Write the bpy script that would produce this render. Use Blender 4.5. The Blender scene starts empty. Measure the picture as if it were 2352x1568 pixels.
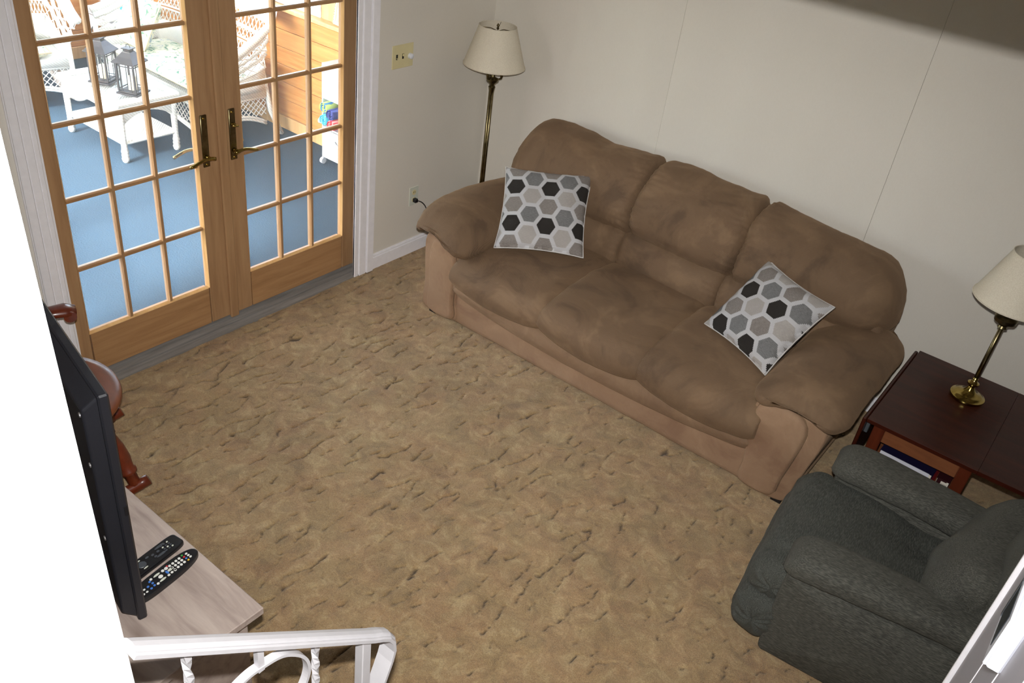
import bpy, math, random
import numpy as np
from mathutils import Vector, Matrix
random.seed(7); np.random.seed(7)
SC = bpy.context.scene
COL = SC.collection
PI = math.pi

# ------------------------------------------------------------------ camera, world, lights, exposure
CAM_LOC = Vector((3.3041, -4.2284, 2.6598))
R = [[0.7774, 0.6184, 0.1149], [0.4221, -0.3774, -0.8242], [-0.4664, 0.6892, -0.5545]]
cam_d = bpy.data.cameras.new('camera'); cam = bpy.data.objects.new('camera', cam_d); COL.objects.link(cam)
xr, yd, zf = Vector(R[0]).normalized(), Vector(R[1]), Vector(R[2])
zf.normalize(); yd = (yd - yd.dot(zf)*zf).normalized(); xr = yd.cross(zf).normalized()
mw = Matrix(((xr.x, -yd.x, -zf.x, CAM_LOC.x), (xr.y, -yd.y, -zf.y, CAM_LOC.y), (xr.z, -yd.z, -zf.z, CAM_LOC.z), (0, 0, 0, 1)))
cam.matrix_world = mw
cam_d.sensor_fit = 'HORIZONTAL'; cam_d.sensor_width = 36.0; cam_d.lens = 2011.09/2352*36.0
cam_d.clip_start = 0.02; cam_d.clip_end = 200
SC.camera = cam

SC.view_settings.view_transform = 'Standard'; SC.view_settings.look = 'None'
SC.view_settings.gamma = 1.0; SC.view_settings.use_curve_mapping = False
SC.view_settings.exposure = -0.13
SC.cycles.max_bounces = 8; SC.cycles.diffuse_bounces = 5; SC.cycles.glossy_bounces = 4
SC.cycles.transparent_max_bounces = 12; SC.cycles.sample_clamp_indirect = 6.0
SC.cycles.caustics_reflective = False; SC.cycles.caustics_refractive = False

W = bpy.data.worlds.new('sky'); SC.world = W; W.use_nodes = True
nt = W.node_tree; nt.nodes.clear()
wo = nt.nodes.new('ShaderNodeOutputWorld'); bg = nt.nodes.new('ShaderNodeBackground')
sky = nt.nodes.new('ShaderNodeTexSky'); sky.sky_type = 'NISHITA'; sky.sun_disc = False
sky.sun_elevation = math.radians(38); sky.sun_rotation = math.radians(185); sky.air_density = 1.0; sky.dust_density = 2.5
bg.inputs['Strength'].default_value = 2.9
hz = nt.nodes.new('ShaderNodeMixRGB'); hz.inputs[0].default_value = 0.45; hz.inputs[2].default_value = (4.2, 4.3, 4.4, 1)
nt.links.new(sky.outputs[0], hz.inputs[1]); nt.links.new(hz.outputs[0], bg.inputs[0]); nt.links.new(bg.outputs[0], wo.inputs[0])

def light(name, kind, loc, energy, color=(1, 1, 1), direction=None, **kw):
    l = bpy.data.lights.new(name, kind); l.energy = energy; l.color = color
    for k, v in kw.items(): setattr(l, k, v)
    o = bpy.data.objects.new(name, l); COL.objects.link(o); o.location = loc
    if direction is not None: o.rotation_euler = Vector(direction).to_track_quat('-Z', 'Y').to_euler()
    return o
light('sun', 'SUN', (0, -10, 10), 25.0, (1.0, 0.97, 0.92), (-0.13, 0.80, -0.60), angle=0.12)
# the camera's own flash, just above the lens
FL = CAM_LOC - yd*0.10 - zf*0.0
light('camera_flash', 'AREA', FL, 46.0, (1.0, 0.985, 0.955), (zf - yd*0.0), spread=math.radians(98), shape='RECTANGLE', size=0.04, size_y=0.022)
# added fill lamp on the unseen upper floor behind the camera
light('upper_floor_fill', 'AREA', (2.95, -5.6, 3.3), 6.0, (0.86, 0.92, 1.0), (0.0, 1.0, -0.42), shape='RECTANGLE', size=1.0, size_y=1.0)

# ------------------------------------------------------------------ helpers: materials
MATS = {}
def srgb(r, g, b):
    f = lambda c: (c/255/12.92 if c/255 <= 0.04045 else ((c/255+0.055)/1.055)**2.4)
    return (f(r), f(g), f(b), 1)
class NB:
    def __init__(s, name):
        s.m = bpy.data.materials.new(name); s.m.use_nodes = True; s.t = s.m.node_tree; s.t.nodes.clear()
        s.out = s.t.nodes.new('ShaderNodeOutputMaterial'); s.b = s.t.nodes.new('ShaderNodeBsdfPrincipled')
        s.t.links.new(s.b.outputs[0], s.out.inputs[0]); MATS[name] = s.m
    def n(s, k, **kw):
        x = s.t.nodes.new('ShaderNode'+k)
        for a, v in kw.items():
            if hasattr(x, a): setattr(x, a, v)
            else: x.inputs[a].default_value = v
        return x
    def l(s, a, b): s.t.links.new(a, b)
    def setb(s, **kw):
        for k, v in kw.items(): s.b.inputs[k.replace('_', ' ')].default_value = v
    def coord(s, scale=(1, 1, 1), rot=(0, 0, 0), kind='Object', src=None):
        tc = s.n('TexCoord'); mp = s.n('Mapping'); s.l(src or tc.outputs[kind], mp.inputs[0])
        mp.inputs['Scale'].default_value = scale; mp.inputs['Rotation'].default_value = rot
        return mp.outputs[0]
    def noise(s, v, scale, detail=3, rough=0.55, dist=0.0):
        x = s.n('TexNoise'); x.inputs['Scale'].default_value = scale; x.inputs['Detail'].default_value = detail
        x.inputs['Roughness'].default_value = rough; x.inputs['Distortion'].default_value = dist
        s.l(v, x.inputs['Vector']); return x.outputs['Fac']
    def ramp(s, f, stops, interp='LINEAR'):
        x = s.n('ValToRGB'); x.color_ramp.interpolation = interp; e = x.color_ramp.elements
        while len(e) < len(stops): e.new(0.5)
        for i, (p, c) in enumerate(stops): e[i].position = p; e[i].color = c if len(c) == 4 else (*c, 1)
        s.l(f, x.inputs[0]); return x.outputs[0]
    def mix(s, f, a, b, mode='MIX'):
        x = s.n('MixRGB', blend_type=mode)
        for i, v in ((0, f), (1, a), (2, b)):
            if hasattr(v, 'links'): s.l(v, x.inputs[i])
            else: x.inputs[i].default_value = v
        return x.outputs[0]
    def math(s, op, a, b=None, c=None):
        x = s.n('Math', operation=op)
        for i, v in enumerate((a, b, c)):
            if v is None: continue
            if hasattr(v, 'links'): s.l(v, x.inputs[i])
            else: x.inputs[i].default_value = v
        return x.outputs[0]
    def bump(s, h, dist, strength=1.0, prev=None):
        x = s.n('Bump'); x.inputs['Distance'].default_value = dist; x.inputs['Strength'].default_value = strength
        s.l(h, x.inputs['Height'])
        if prev is not None: s.l(prev, x.inputs['Normal'])
        s.l(x.outputs[0], s.b.inputs['Normal']); return x.outputs[0]
    def color(s, c):
        if hasattr(c, 'links'): s.l(c, s.b.inputs['Base Color'])
        else: s.b.inputs['Base Color'].default_value = c

def plain(name, c, rough=0.5, metal=0.0, var=0.06, scale=12, bump=0.0, bscale=60, **kw):
    m = NB(name); v = m.coord()
    n = m.noise(v, scale, 3)
    d = tuple(max(0, x*(1-var)) for x in c[:3])+(1,); e = tuple(min(1, x*(1+var)) for x in c[:3])+(1,)
    m.color(m.ramp(n, [(0.3, d), (0.7, e)])); m.setb(Roughness=rough, Metallic=metal)
    for k, x in kw.items(): m.b.inputs[k.replace('_', ' ')].default_value = x
    if bump: m.bump(m.noise(v, bscale, 4), bump)
    return m.m
def wood(name, a, b, c, scale=(1, 14, 14), grain=3.0, rough=0.45, knots=0.0, dark=None, coat=0.0, bump=0.0004, fine=40):
    m = NB(name); v = m.coord(scale)
    n1 = m.noise(v, grain, 5, 0.6, 0.6); n2 = m.noise(v, fine, 3, 0.6)
    col = m.ramp(n1, [(0.28, a), (0.5, b), (0.75, c)])
    col = m.mix(m.math('MULTIPLY', n2, 0.35), col, a)
    if knots:
        v2 = m.coord((2.0, 2.0, 2.0) if knots < 2 else (1, 1, 1)); vo = m.n('TexVoronoi'); vo.inputs['Scale'].default_value = 2.4
        vs = m.coord((1.0, 2.2, 2.2)); m.l(vs, vo.inputs['Vector'])
        k = m.ramp(vo.outputs['Distance'], [(0.0, (1, 1, 1)), (0.05, (0.5, 0.5, 0.5)), (0.13, (0, 0, 0))])
        col = m.mix(k, col, dark or a)
    m.color(col); m.setb(Roughness=rough, Coat_Weight=coat, Coat_Roughness=0.12)
    m.bump(n1, bump)
    return m.m

# paints
plain('stair_lavender', srgb(176, 173, 180), 0.6, var=0.02)
plain('white_paint', srgb(232, 232, 238), 0.4, var=0.02)
plain('white_gloss', srgb(238, 236, 240), 0.3, var=0.03, scale=30)
plain('rail_enamel', srgb(205, 203, 207), 0.35, var=0.03, scale=30)
plain('stair_wall_paint', srgb(236, 238, 238), 0.7, var=0.01)
plain('ceiling_paint', srgb(225, 222, 215), 0.85, var=0.02)
plain('ivory_plastic', srgb(214, 203, 158), 0.4, var=0.03)
plain('pale_plastic', srgb(205, 208, 195), 0.4, var=0.02)
plain('white_plastic', srgb(222, 224, 232), 0.35, var=0.01)
plain('black_plastic', srgb(22, 22, 25), 0.38, var=0.1)
plain('tv_plastic', srgb(30, 31, 37), 0.42, var=0.08, scale=5, bump=0.0002, bscale=300)
plain('screen_black', srgb(8, 8, 10), 0.1)
plain('display_grey', srgb(52, 58, 64), 0.15)
plain('button_grey', srgb(70, 74, 80), 0.4)
plain('button_white', srgb(225, 225, 220), 0.4)
plain('button_red', srgb(200, 50, 60), 0.4); plain('button_green', srgb(60, 150, 70), 0.4)
plain('button_blue', srgb(70, 120, 200), 0.4); plain('button_yellow', srgb(225, 180, 50), 0.4)
plain('screw_steel', srgb(190, 190, 195), 0.3, 0.9)
plain('lantern_metal', srgb(70, 66, 68), 0.45, 0.5)
plain('candle_wax', srgb(238, 222, 196), 0.5, var=0.02)
plain('frame_ivory', srgb(225, 205, 170), 0.5, bump=0.002, bscale=120)
plain('blue_glaze', srgb(70, 165, 195), 0.2)
plain('book_white', srgb(205, 205, 215), 0.5); plain('book_navy', srgb(24, 20, 48), 0.4)
plain('book_red', srgb(95, 22, 26), 0.4); plain('book_dark', srgb(48, 18, 22), 0.4); plain('paper', srgb(215, 208, 195), 0.7)
plain('pillow_edge', srgb(188, 184, 180), 0.8)
plain('dark_gap', srgb(20, 16, 12), 0.9)
plain('stair_carpet', srgb(150, 122, 85), 0.95, var=0.2, bump=0.003, bscale=200)
plain('hinge_steel', srgb(120, 125, 130), 0.4, 0.7)
plain('siding', srgb(225, 222, 215), 0.7)
plain('outside_ground', srgb(150, 155, 140), 0.9, var=0.2, scale=1.5)

def brassy():
    m = NB('brass'); v = m.coord(); n = m.noise(v, 25, 3)
    m.color(m.ramp(n, [(0.3, srgb(150, 128, 62)), (0.7, srgb(190, 168, 100))])); m.setb(Metallic=1.0, Roughness=0.16)
    m2 = NB('antique_brass'); v = m2.coord(); n = m2.noise(v, 25, 3)
    m2.color(m2.ramp(n, [(0.3, srgb(104, 94, 66)), (0.7, srgb(140, 128, 96))])); m2.setb(Metallic=1.0, Roughness=0.3)
brassy()

def glass(name, tint=(1, 1, 1, 1), refl=1.0, haze=0.0):
    m = NB(name); m.t.nodes.remove(m.b)
    tr = m.n('BsdfTransparent'); tr.inputs[0].default_value = tint
    gl = m.n('BsdfGlossy'); gl.inputs['Roughness'].default_value = 0.01
    fr = m.n('Fresnel'); fr.inputs[0].default_value = 1.45
    ge = m.n('NewGeometry'); f = m.math('MULTIPLY', m.math('MULTIPLY', fr.outputs[0], refl), m.math('SUBTRACT', 1.0, ge.outputs['Backfacing']))
    du = m.n('BsdfTranslucent'); du.inputs[0].default_value = (0.9, 0.92, 0.95, 1)
    dm = m.n('MixShader'); dm.inputs[0].default_value = haze; m.l(tr.outputs[0], dm.inputs[1]); m.l(du.outputs[0], dm.inputs[2]); tr = dm  # flare haze put into the panes as a faint translucent white
    mx = m.n('MixShader'); m.l(f, mx.inputs[0]); m.l(tr.outputs[0], mx.inputs[1]); m.l(gl.outputs[0], mx.inputs[2])
    m.l(mx.outputs[0], m.out.inputs[0])
glass('pane_glass', (0.97, 0.985, 0.985, 1), 0.6, 0.025)
glass('clear_glass', (0.97, 0.985, 0.985, 1), 0.8)
glass('lantern_glass', (0.97, 0.98, 0.98, 1))

def wallpaper():
    m = NB('wallpaper'); v = m.coord((1, 1, 0.12)); a = m.noise(v, 420, 2, 0.6)
    v2 = m.coord((0.12, 0.12, 1)); b = m.noise(v2, 420, 2, 0.6)
    v3 = m.coord((1, 1, 1)); c = m.noise(v3, 1.3, 3)
    base = m.ramp(c, [(0.3, srgb(219, 214, 204)), (0.7, srgb(225, 220, 211))])
    f = m.math('MULTIPLY', m.math('ADD', a, b), 0.28)
    col = m.mix(f, base, srgb(202, 195, 182)); m.color(col); m.setb(Roughness=0.75); m.bump(f, 0.0006)
wallpaper()

def carpet():
    m = NB('carpet_pile'); v = m.coord()
    big = m.noise(v, 3.2, 4, 0.6, 0.5); mid = m.noise(v, 12, 5, 0.66, 1.2); hue = m.noise(v, 6.5, 3, 0.6, 0.4); fine = m.noise(v, 150, 4, 0.75); tuft = m.noise(v, 520, 2, 0.7)
    c1 = m.ramp(big, [(0.36, srgb(122, 92, 54)), (0.5, srgb(154, 123, 79)), (0.64, srgb(176, 149, 104))])
    c2 = m.ramp(mid, [(0.36, srgb(104, 72, 38)), (0.46, srgb(152, 116, 72)), (0.54, srgb(170, 136, 90)), (0.64, srgb(206, 178, 130))])
    c3 = m.ramp(hue, [(0.4, srgb(146, 136, 98)), (0.5, srgb(160, 134, 98)), (0.6, srgb(178, 134, 102))])
    col = m.mix(0.6, c1, c2); col = m.mix(0.2, col, c3)
    col = m.mix(m.ramp(fine, [(0.40, (0.42, 0.42, 0.42)), (0.60, (0, 0, 0))]), col, srgb(100, 76, 48))
    col = m.mix(m.ramp(tuft, [(0.45, (0, 0, 0)), (0.65, (0.40, 0.40, 0.40))]), col, srgb(214, 190, 148))
    ba = m.n('Attribute'); ba.attribute_name = 'groove_shade'; col = m.mix(ba.outputs['Fac'], col, srgb(70, 54, 36))
    m.color(col); m.setb(Roughness=0.95, Sheen_Weight=0.2, Sheen_Roughness=0.5)
    nb = m.bump(fine, 0.005, 0.7); m.bump(tuft, 0.002, 0.7, nb)
carpet()
def blue_carpet():
    m = NB('blue_carpet'); v = m.coord(); a = m.noise(v, 90, 4, 0.7); b = m.noise(v, 2, 3)
    col = m.ramp(a, [(0.3, srgb(24, 48, 66)), (0.7, srgb(40, 68, 90))]); col = m.mix(m.math('MULTIPLY', b, 0.3), col, srgb(32, 58, 80))
    m.color(col); m.setb(Roughness=0.9); m.bump(a, 0.004)
blue_carpet()

def microfibre(name, cols, weave=True, streak=None, sheen=0.5):
    m = NB(name); v = m.coord()
    big = m.noise(v, 3.6, 5, 0.62, 0.8); med = m.noise(v, 14, 4, 0.6, 0.6)
    c = m.ramp(big, [(0.36, cols[0]), (0.47, cols[1]), (0.53, cols[1]), (0.64, cols[2])])
    c = m.mix(m.math('MULTIPLY', med, 0.35), c, cols[0])
    fine = m.noise(v, 500, 2)
    prev = m.bump(med, 0.004, 0.5)
    if weave:
        h = None
        for sc in ((1, 0.02, 0.02), (0.02, 1, 1)):
            wv = m.n('TexWave', wave_type='BANDS', bands_direction='X' if sc[0] == 1 else 'DIAGONAL'); wv.inputs['Scale'].default_value = 78
            m.l(m.coord(), wv.inputs['Vector']); wv.inputs['Distortion'].default_value = 0.6
            h = wv.outputs['Fac'] if h is None else m.math('MULTIPLY', h, wv.outputs['Fac'])
        c = m.mix(m.math('MULTIPLY', h, 0.30), c, cols[3]); prev = m.bump(h, 0.0008, 0.5, prev)
    if streak:
        s = m.noise(m.coord(streak), 460, 2, 0.5); c = m.mix(m.ramp(s, [(0.42, (0, 0, 0)), (0.66, (0.6, 0.6, 0.6))]), c, cols[3]); prev = m.bump(s, 0.0022, 0.8, prev)
    m.bump(fine, 0.0008, 0.5, prev)
    m.color(c); m.setb(Roughness=0.85, Sheen_Weight=sheen, Sheen_Roughness=0.45); m.b.inputs['Sheen Tint'].default_value = cols[3]
microfibre('sofa_microfibre', (srgb(82, 63, 46), srgb(107, 84, 62), srgb(124, 99, 74), srgb(148, 121, 92)))
microfibre('sofa_microfibre_lit', (srgb(124, 94, 72), srgb(140, 111, 86), srgb(152, 123, 97), srgb(170, 142, 114)))  # same sofa cloth, lighter: flash on its front faces put into the colour
microfibre('sofa_rail_microfibre', (srgb(108, 83, 62), srgb(124, 98, 74), srgb(136, 110, 85), srgb(158, 131, 104)))
microfibre('recliner_chenille', (srgb(48, 48, 43), srgb(56, 56, 50), srgb(62, 62, 56), srgb(104, 103, 94)), weave=False, streak=(0.12, 1.0, 1.0), sheen=0.3)
microfibre('recliner_chenille_across', (srgb(42, 44, 40), srgb(52, 54, 49), srgb(60, 61, 56), srgb(92, 93, 86)), weave=False, streak=(1.0, 0.12, 0.9), sheen=0.3)

wood('door_pine', srgb(150, 114, 80), srgb(168, 131, 94), srgb(178, 143, 104), (14, 14, 1.0), 2.5, 0.4, coat=0.25)
wood('door_pine_rail', srgb(152, 112, 74), srgb(172, 131, 90), srgb(184, 146, 102), (14, 1.0, 14), 2.5, 0.4, coat=0.25)
wood('pine_plank', srgb(196, 128, 62), srgb(216, 152, 84), srgb(228, 172, 104), (0.9, 0.9, 16), 2.2, 0.4, knots=1, dark=srgb(110, 58, 26), coat=0.2)
wood('pine_light', srgb(206, 160, 104), srgb(220, 178, 122), srgb(232, 194, 140), (14, 14, 1), 2.2, 0.45)
wood('washed_oak', srgb(146, 130, 122), srgb(178, 162, 153), srgb(194, 179, 169), (1.2, 9, 9), 2.6, 0.55, knots=1, dark=srgb(132, 116, 108), fine=18)
wood('mahogany', srgb(42, 14, 7), srgb(56, 21, 12), srgb(70, 28, 15), (1.0, 10, 10), 2.5, 0.3, coat=0.0, bump=0.0001)
MATS['mahogany'].node_tree.nodes['Principled BSDF'].inputs['Specular IOR Level'].default_value = 0.3
wood('mahogany_leg', srgb(70, 28, 15), srgb(86, 37, 20), srgb(98, 44, 24), (10, 10, 1), 2.5, 0.3, coat=0.3, bump=0.0001)
wood('drawer_cherry', srgb(104, 62, 40), srgb(122, 74, 46), srgb(134, 84, 54), (1.5, 8, 8), 3.0, 0.35, coat=0.2, bump=0.0001)
wood('maple_rocker', srgb(84, 32, 16), srgb(104, 42, 21), srgb(124, 54, 27), (1.5, 8, 8), 2.5, 0.35, coat=0.25, bump=0.0001)
wood('maple_seat', srgb(104, 54, 26), srgb(124, 68, 34), srgb(142, 82, 42), (1.2, 7, 7), 2.5, 0.38, coat=0.15, bump=0.0001)
wood('sill_grey', srgb(112, 108, 104), srgb(132, 128, 124), srgb(152, 148, 144), (14, 0.8, 14), 3.0, 0.6)

def shade_fabric():
    m = NB('shade_fabric'); v = m.coord(); n = m.noise(v, 260, 3); c = m.noise(v, 6, 2)
    col = m.ramp(n, [(0.3, srgb(208, 198, 178)), (0.7, srgb(224, 216, 198))]); m.color(col)
    m.setb(Roughness=0.8); m.bump(n, 0.0008)
    m.b.inputs['Transmission Weight'].default_value = 0.0
shade_fabric()

def wicker():
    m = NB('white_wicker'); v = m.coord(); wv = m.n('TexWave', wave_type='BANDS', bands_direction='DIAGONAL'); wv.inputs['Scale'].default_value = 28
    m.l(v, wv.inputs['Vector']); m.color(m.mix(wv.outputs['Fac'], srgb(226, 222, 214), srgb(246, 244, 240))); m.setb(Roughness=0.5); m.bump(wv.outputs['Fac'], 0.0012)
wicker()
def floral():
    m = NB('floral_cotton'); v = m.coord(); vo = m.n('TexVoronoi'); vo.inputs['Scale'].default_value = 16; m.l(v, vo.inputs['Vector'])
    n = m.noise(v, 14, 4, 0.6, 1.0)
    c = m.ramp(n, [(0.36, srgb(90, 130, 110)), (0.46, srgb(205, 205, 180)), (0.56, srgb(226, 220, 200)), (0.66, srgb(110, 140, 165)), (0.74, srgb(205, 190, 120))])
    m.color(c); m.setb(Roughness=0.85)
floral()
def towel(name, a, b):
    m = NB(name); v = m.coord(); wv = m.n('TexWave'); wv.inputs['Scale'].default_value = 9; wv.inputs['Distortion'].default_value = 2; m.l(v, wv.inputs['Vector'])
    m.color(m.mix(m.ramp(wv.outputs['Fac'], [(0.6, (0, 0, 0)), (0.66, (1, 1, 1))]), a, b)); m.setb(Roughness=0.95); m.bump(m.noise(v, 300, 3), 0.003)
towel('towel_lime', srgb(190, 215, 120), srgb(60, 130, 180)); towel('towel_navy', srgb(30, 40, 110), srgb(80, 90, 170))
towel('towel_aqua', srgb(60, 175, 205), srgb(120, 205, 220)); towel('towel_red', srgb(215, 45, 60), srgb(240, 150, 150))
towel('towel_grey', srgb(90, 100, 120), srgb(170, 120, 130))
def basket_weave():
    m = NB('basket_weave'); v = m.coord((1, 1, 1), (0, PI/4, 0)); ck = m.n('TexChecker'); ck.inputs['Scale'].default_value = 60
    m.l(v, ck.inputs[0]); ck.inputs[1].default_value = srgb(240, 240, 238); ck.inputs[2].default_value = srgb(205, 208, 212)
    m.color(ck.outputs[0]); m.setb(Roughness=0.5); m.bump(ck.outputs[1], 0.003)
basket_weave()

def hexcloth(name, ox, oy):
    m = NB(name)
    uv = m.n('UVMap'); sp = m.n('SeparateXYZ'); m.l(uv.outputs[0], sp.inputs[0])
    PIT = 0.106
    # flat-topped hexagons: x of the lattice = v (pitch 1), y of the lattice = u (pitch sqrt3)
    X = m.math('ADD', m.math('DIVIDE', sp.outputs[1], PIT), 20.0+oy); Y = m.math('ADD', m.math('DIVIDE', sp.outputs[0], PIT), 20*1.7320508+ox)
    def cell(dx, dy):
        a = m.math('SUBTRACT', m.math('MODULO', m.math('ADD', X, dx), 1.0), 0.5)
        b = m.math('SUBTRACT', m.math('MODULO', m.math('ADD', Y, dy), 1.7320508), 0.8660254); return a, b
    ax, ay = cell(0, 0); bx, by = cell(0.5, 0.8660254)
    la = m.math('ADD', m.math('MULTIPLY', ax, ax), m.math('MULTIPLY', ay, ay)); lb = m.math('ADD', m.math('MULTIPLY', bx, bx), m.math('MULTIPLY', by, by))
    s = m.math('LESS_THAN', la, lb)       # 1 -> lattice a
    def sel(p, q): return m.math('ADD', m.math('MULTIPLY', s, p), m.math('MULTIPLY', m.math('SUBTRACT', 1.0, s), q))
    gx, gy = sel(ax, bx), sel(ay, by)
    idx = m.math('SUBTRACT', X, gx); 
    agx, agy = m.math('ABSOLUTE', gx), m.math('ABSOLUTE', gy)
    saw = m.math('MULTIPLY', m.math('SUBTRACT', m.math('PINGPONG', X, 0.030), 0.015), 1.1)
    slant = m.math('ADD', m.math('ADD', m.math('MULTIPLY', agx, 0.5), m.math('MULTIPLY', agy, 0.8660254)), saw)
    d = m.math('MAXIMUM', agx, slant)
    inside = m.math('LESS_THAN', d, 0.405)
    # odd/even rows inside a column (alternation along v)
    par = m.math('MODULO', m.math('ROUND', m.math('SUBTRACT', idx, m.math('MULTIPLY', s, 0.5))), 2.0)
    par2 = m.math('GREATER_THAN', par, 0.5)
    heather = m.ramp(m.noise(m.coord((60, 420, 60), kind='UV'), 1.2, 3, 0.8), [(0.38, (0, 0, 0)), (0.62, (1, 1, 1))])
    def tone(c, k=0.35): return m.mix(m.math('MULTIPLY', heather, k), c, tuple(min(1, x*1.5+0.08) for x in c[:3])+(1,))
    black = m.mix(m.math('MULTIPLY', heather, 0.2), srgb(36, 32, 29), srgb(58, 54, 50))
    grey, greige, pale = tone(srgb(104, 104, 104), 0.7), tone(srgb(122, 115, 110), 0.6), tone(srgb(166, 160, 155), 0.25)
    colA = m.mix(par2, black, greige); colB = m.mix(par2, pale, grey)
    hexc = m.mix(s, colB, colA)
    m.color(m.mix(inside, srgb(198, 197, 199), hexc)); m.setb(Roughness=0.9); m.bump(heather, 0.001)
hexcloth('hexagon_cloth', 1.1225, 0.816); hexcloth('hexagon_cloth_askew', 0.769, 1.443)

# ------------------------------------------------------------------ helpers: geometry
def M(n): return MATS[n]
def obj(name, verts, faces, mat, parent=None, smooth=False, uvs=None, kind=None, label=None):
    me = bpy.data.meshes.new(name)
    me.from_pydata([tuple(map(float, v)) for v in verts], [], [tuple(map(int, f)) for f in faces])
    me.materials.append(M(mat) if isinstance(mat, str) else mat)
    if smooth: me.polygons.foreach_set('use_smooth', [True]*len(me.polygons))
    if uvs is not None:
        lay = me.uv_layers.new(name='UVMap'); idx = np.zeros(len(me.loops), dtype=np.int64); me.loops.foreach_get('vertex_index', idx)
        lay.data.foreach_set('uv', np.asarray(uvs)[idx].astype(np.float32).ravel())
    me.update()
    o = bpy.data.objects.new(name, me); COL.objects.link(o)
    if parent is not None: o.parent = parent
    if kind: o['kind'] = kind
    if label: o['label'] = label
    return o
class MB:
    def __init__(s): s.v = []; s.f = []
    def add(s, V, F):
        k = len(s.v); s.v += [tuple(x) for x in V]; s.f += [tuple(i+k for i in f) for f in F]; return s
    def box(s, a, b, bev=0.0, rot=0.0, piv=None):
        x0, y0, z0 = (min(p, q) for p, q in zip(a, b)); x1, y1, z1 = (max(p, q) for p, q in zip(a, b))
        e = min(bev, (x1-x0)*.45, (y1-y0)*.45, (z1-z0)*.45)
        if e <= 0:
            V = [(x, y, z) for z in (z0, z1) for y in (y0, y1) for x in (x0, x1)]
            F = [(0, 2, 3, 1), (4, 5, 7, 6), (0, 1, 5, 4), (2, 6, 7, 3), (0, 4, 6, 2), (1, 3, 7, 5)]
        else:
            V = []; F = []; ix = {}
            def vid(p):
                if p not in ix: ix[p] = len(V); V.append(p)
                return ix[p]
            xs, ys, zs = (x0, x1), (y0, y1), (z0, z1)
            I = lambda lo, hi, k: (lo+e if k == 0 else hi-e)
            fx = lambda i, j, k: (xs[i], I(y0, y1, j), I(z0, z1, k)); fy = lambda i, j, k: (I(x0, x1, i), ys[j], I(z0, z1, k)); fz = lambda i, j, k: (I(x0, x1, i), I(y0, y1, j), zs[k])
            for i in (0, 1):
                q = [fx(i, 0, 0), fx(i, 1, 0), fx(i, 1, 1), fx(i, 0, 1)]; F.append([vid(p) for p in (q if i else q[::-1])])
                q = [fy(0, i, 0), fy(1, i, 0), fy(1, i, 1), fy(0, i, 1)]; F.append([vid(p) for p in (q[::-1] if i else q)])
                q = [fz(0, 0, i), fz(1, 0, i), fz(1, 1, i), fz(0, 1, i)]; F.append([vid(p) for p in (q if i else q[::-1])])
            for i in (0, 1):
                for j in (0, 1):
                    w = (i+j) % 2
                    q = [fx(i, j, 0), fx(i, j, 1), fy(i, j, 1), fy(i, j, 0)]; F.append([vid(p) for p in (q if w else q[::-1])])
                    q = [fx(i, 0, j), fx(i, 1, j), fz(i, 1, j), fz(i, 0, j)]; F.append([vid(p) for p in (q[::-1] if w else q)])
                    q = [fy(0, i, j), fy(1, i, j), fz(1, i, j), fz(0, i, j)]; F.append([vid(p) for p in (q if w else q[::-1])])
                    for k in (0, 1):
                        q = [fx(i, j, k), fy(i, j, k), fz(i, j, k)]; F.append([vid(p) for p in (q if (i+j+k) % 2 else q[::-1])])
        if rot:
            c, sn = math.cos(rot), math.sin(rot); px, py = piv if piv else ((x0+x1)/2, (y0+y1)/2)
            V = [(px+(x-px)*c-(y-py)*sn, py+(x-px)*sn+(y-py)*c, z) for x, y, z in V]
        return s.add(V, F)
    def tube(s, pts, r, n=8, closed=False, cap=True, flat=None):
        P = [Vector(p) for p in pts]; rs = r if hasattr(r, '__len__') else [r]*len(P); V = []; F = []
        m = len(P); up = None
        for i, p in enumerate(P):
            if closed: t = P[(i+1) % m]-P[i-1]
            else: t = P[min(i+1, m-1)]-P[max(i-1, 0)]
            t.normalize()
            if up is None: up = Vector((0, 0, 1)) if abs(t.z) < .9 else Vector((1, 0, 0))
            a = t.cross(up).normalized(); b = a.cross(t).normalized(); up = b
            for k in range(n):
                an = 2*PI*(k+.5)/n; w = (flat or (1, 1)); V.append(p+a*math.cos(an)*rs[i]*w[0]+b*math.sin(an)*rs[i]*w[1])
        L = m if closed else m-1
        for i in range(L):
            j = (i+1) % m
            for k in range(n): F.append((i*n+k, i*n+(k+1) % n, j*n+(k+1) % n, j*n+k))
        if cap and not closed: F.append(tuple(range(n))[::-1]); F.append(tuple((m-1)*n+k for k in range(n)))
        return s.add(V, F)
    def lathe(s, prof, c=(0, 0, 0), n=24, cap=True):
        V = []; F = []
        for r, z in prof:
            for k in range(n): V.append((c[0]+r*math.cos(2*PI*k/n), c[1]+r*math.sin(2*PI*k/n), c[2]+z))
        for i in range(len(prof)-1):
            for k in range(n): F.append((i*n+k, i*n+(k+1) % n, (i+1)*n+(k+1) % n, (i+1)*n+k))
        if cap: F.append(tuple(range(n))[::-1]); F.append(tuple((len(prof)-1)*n+k for k in range(n)))
        return s.add(V, F)
    def xf(s, fn): s.v = [tuple(fn(Vector(v))) for v in s.v]; return s
    def build(s, name, mat, parent=None, smooth=False, kind=None, label=None, auto=None):
        o = obj(name, s.v, s.f, mat, parent, smooth, None, kind, label)
        if auto is not None:
            o.data.polygons.foreach_set('use_smooth', [True]*len(o.data.polygons)); o.data.set_sharp_from_angle(angle=math.radians(auto))
        return o
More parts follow.
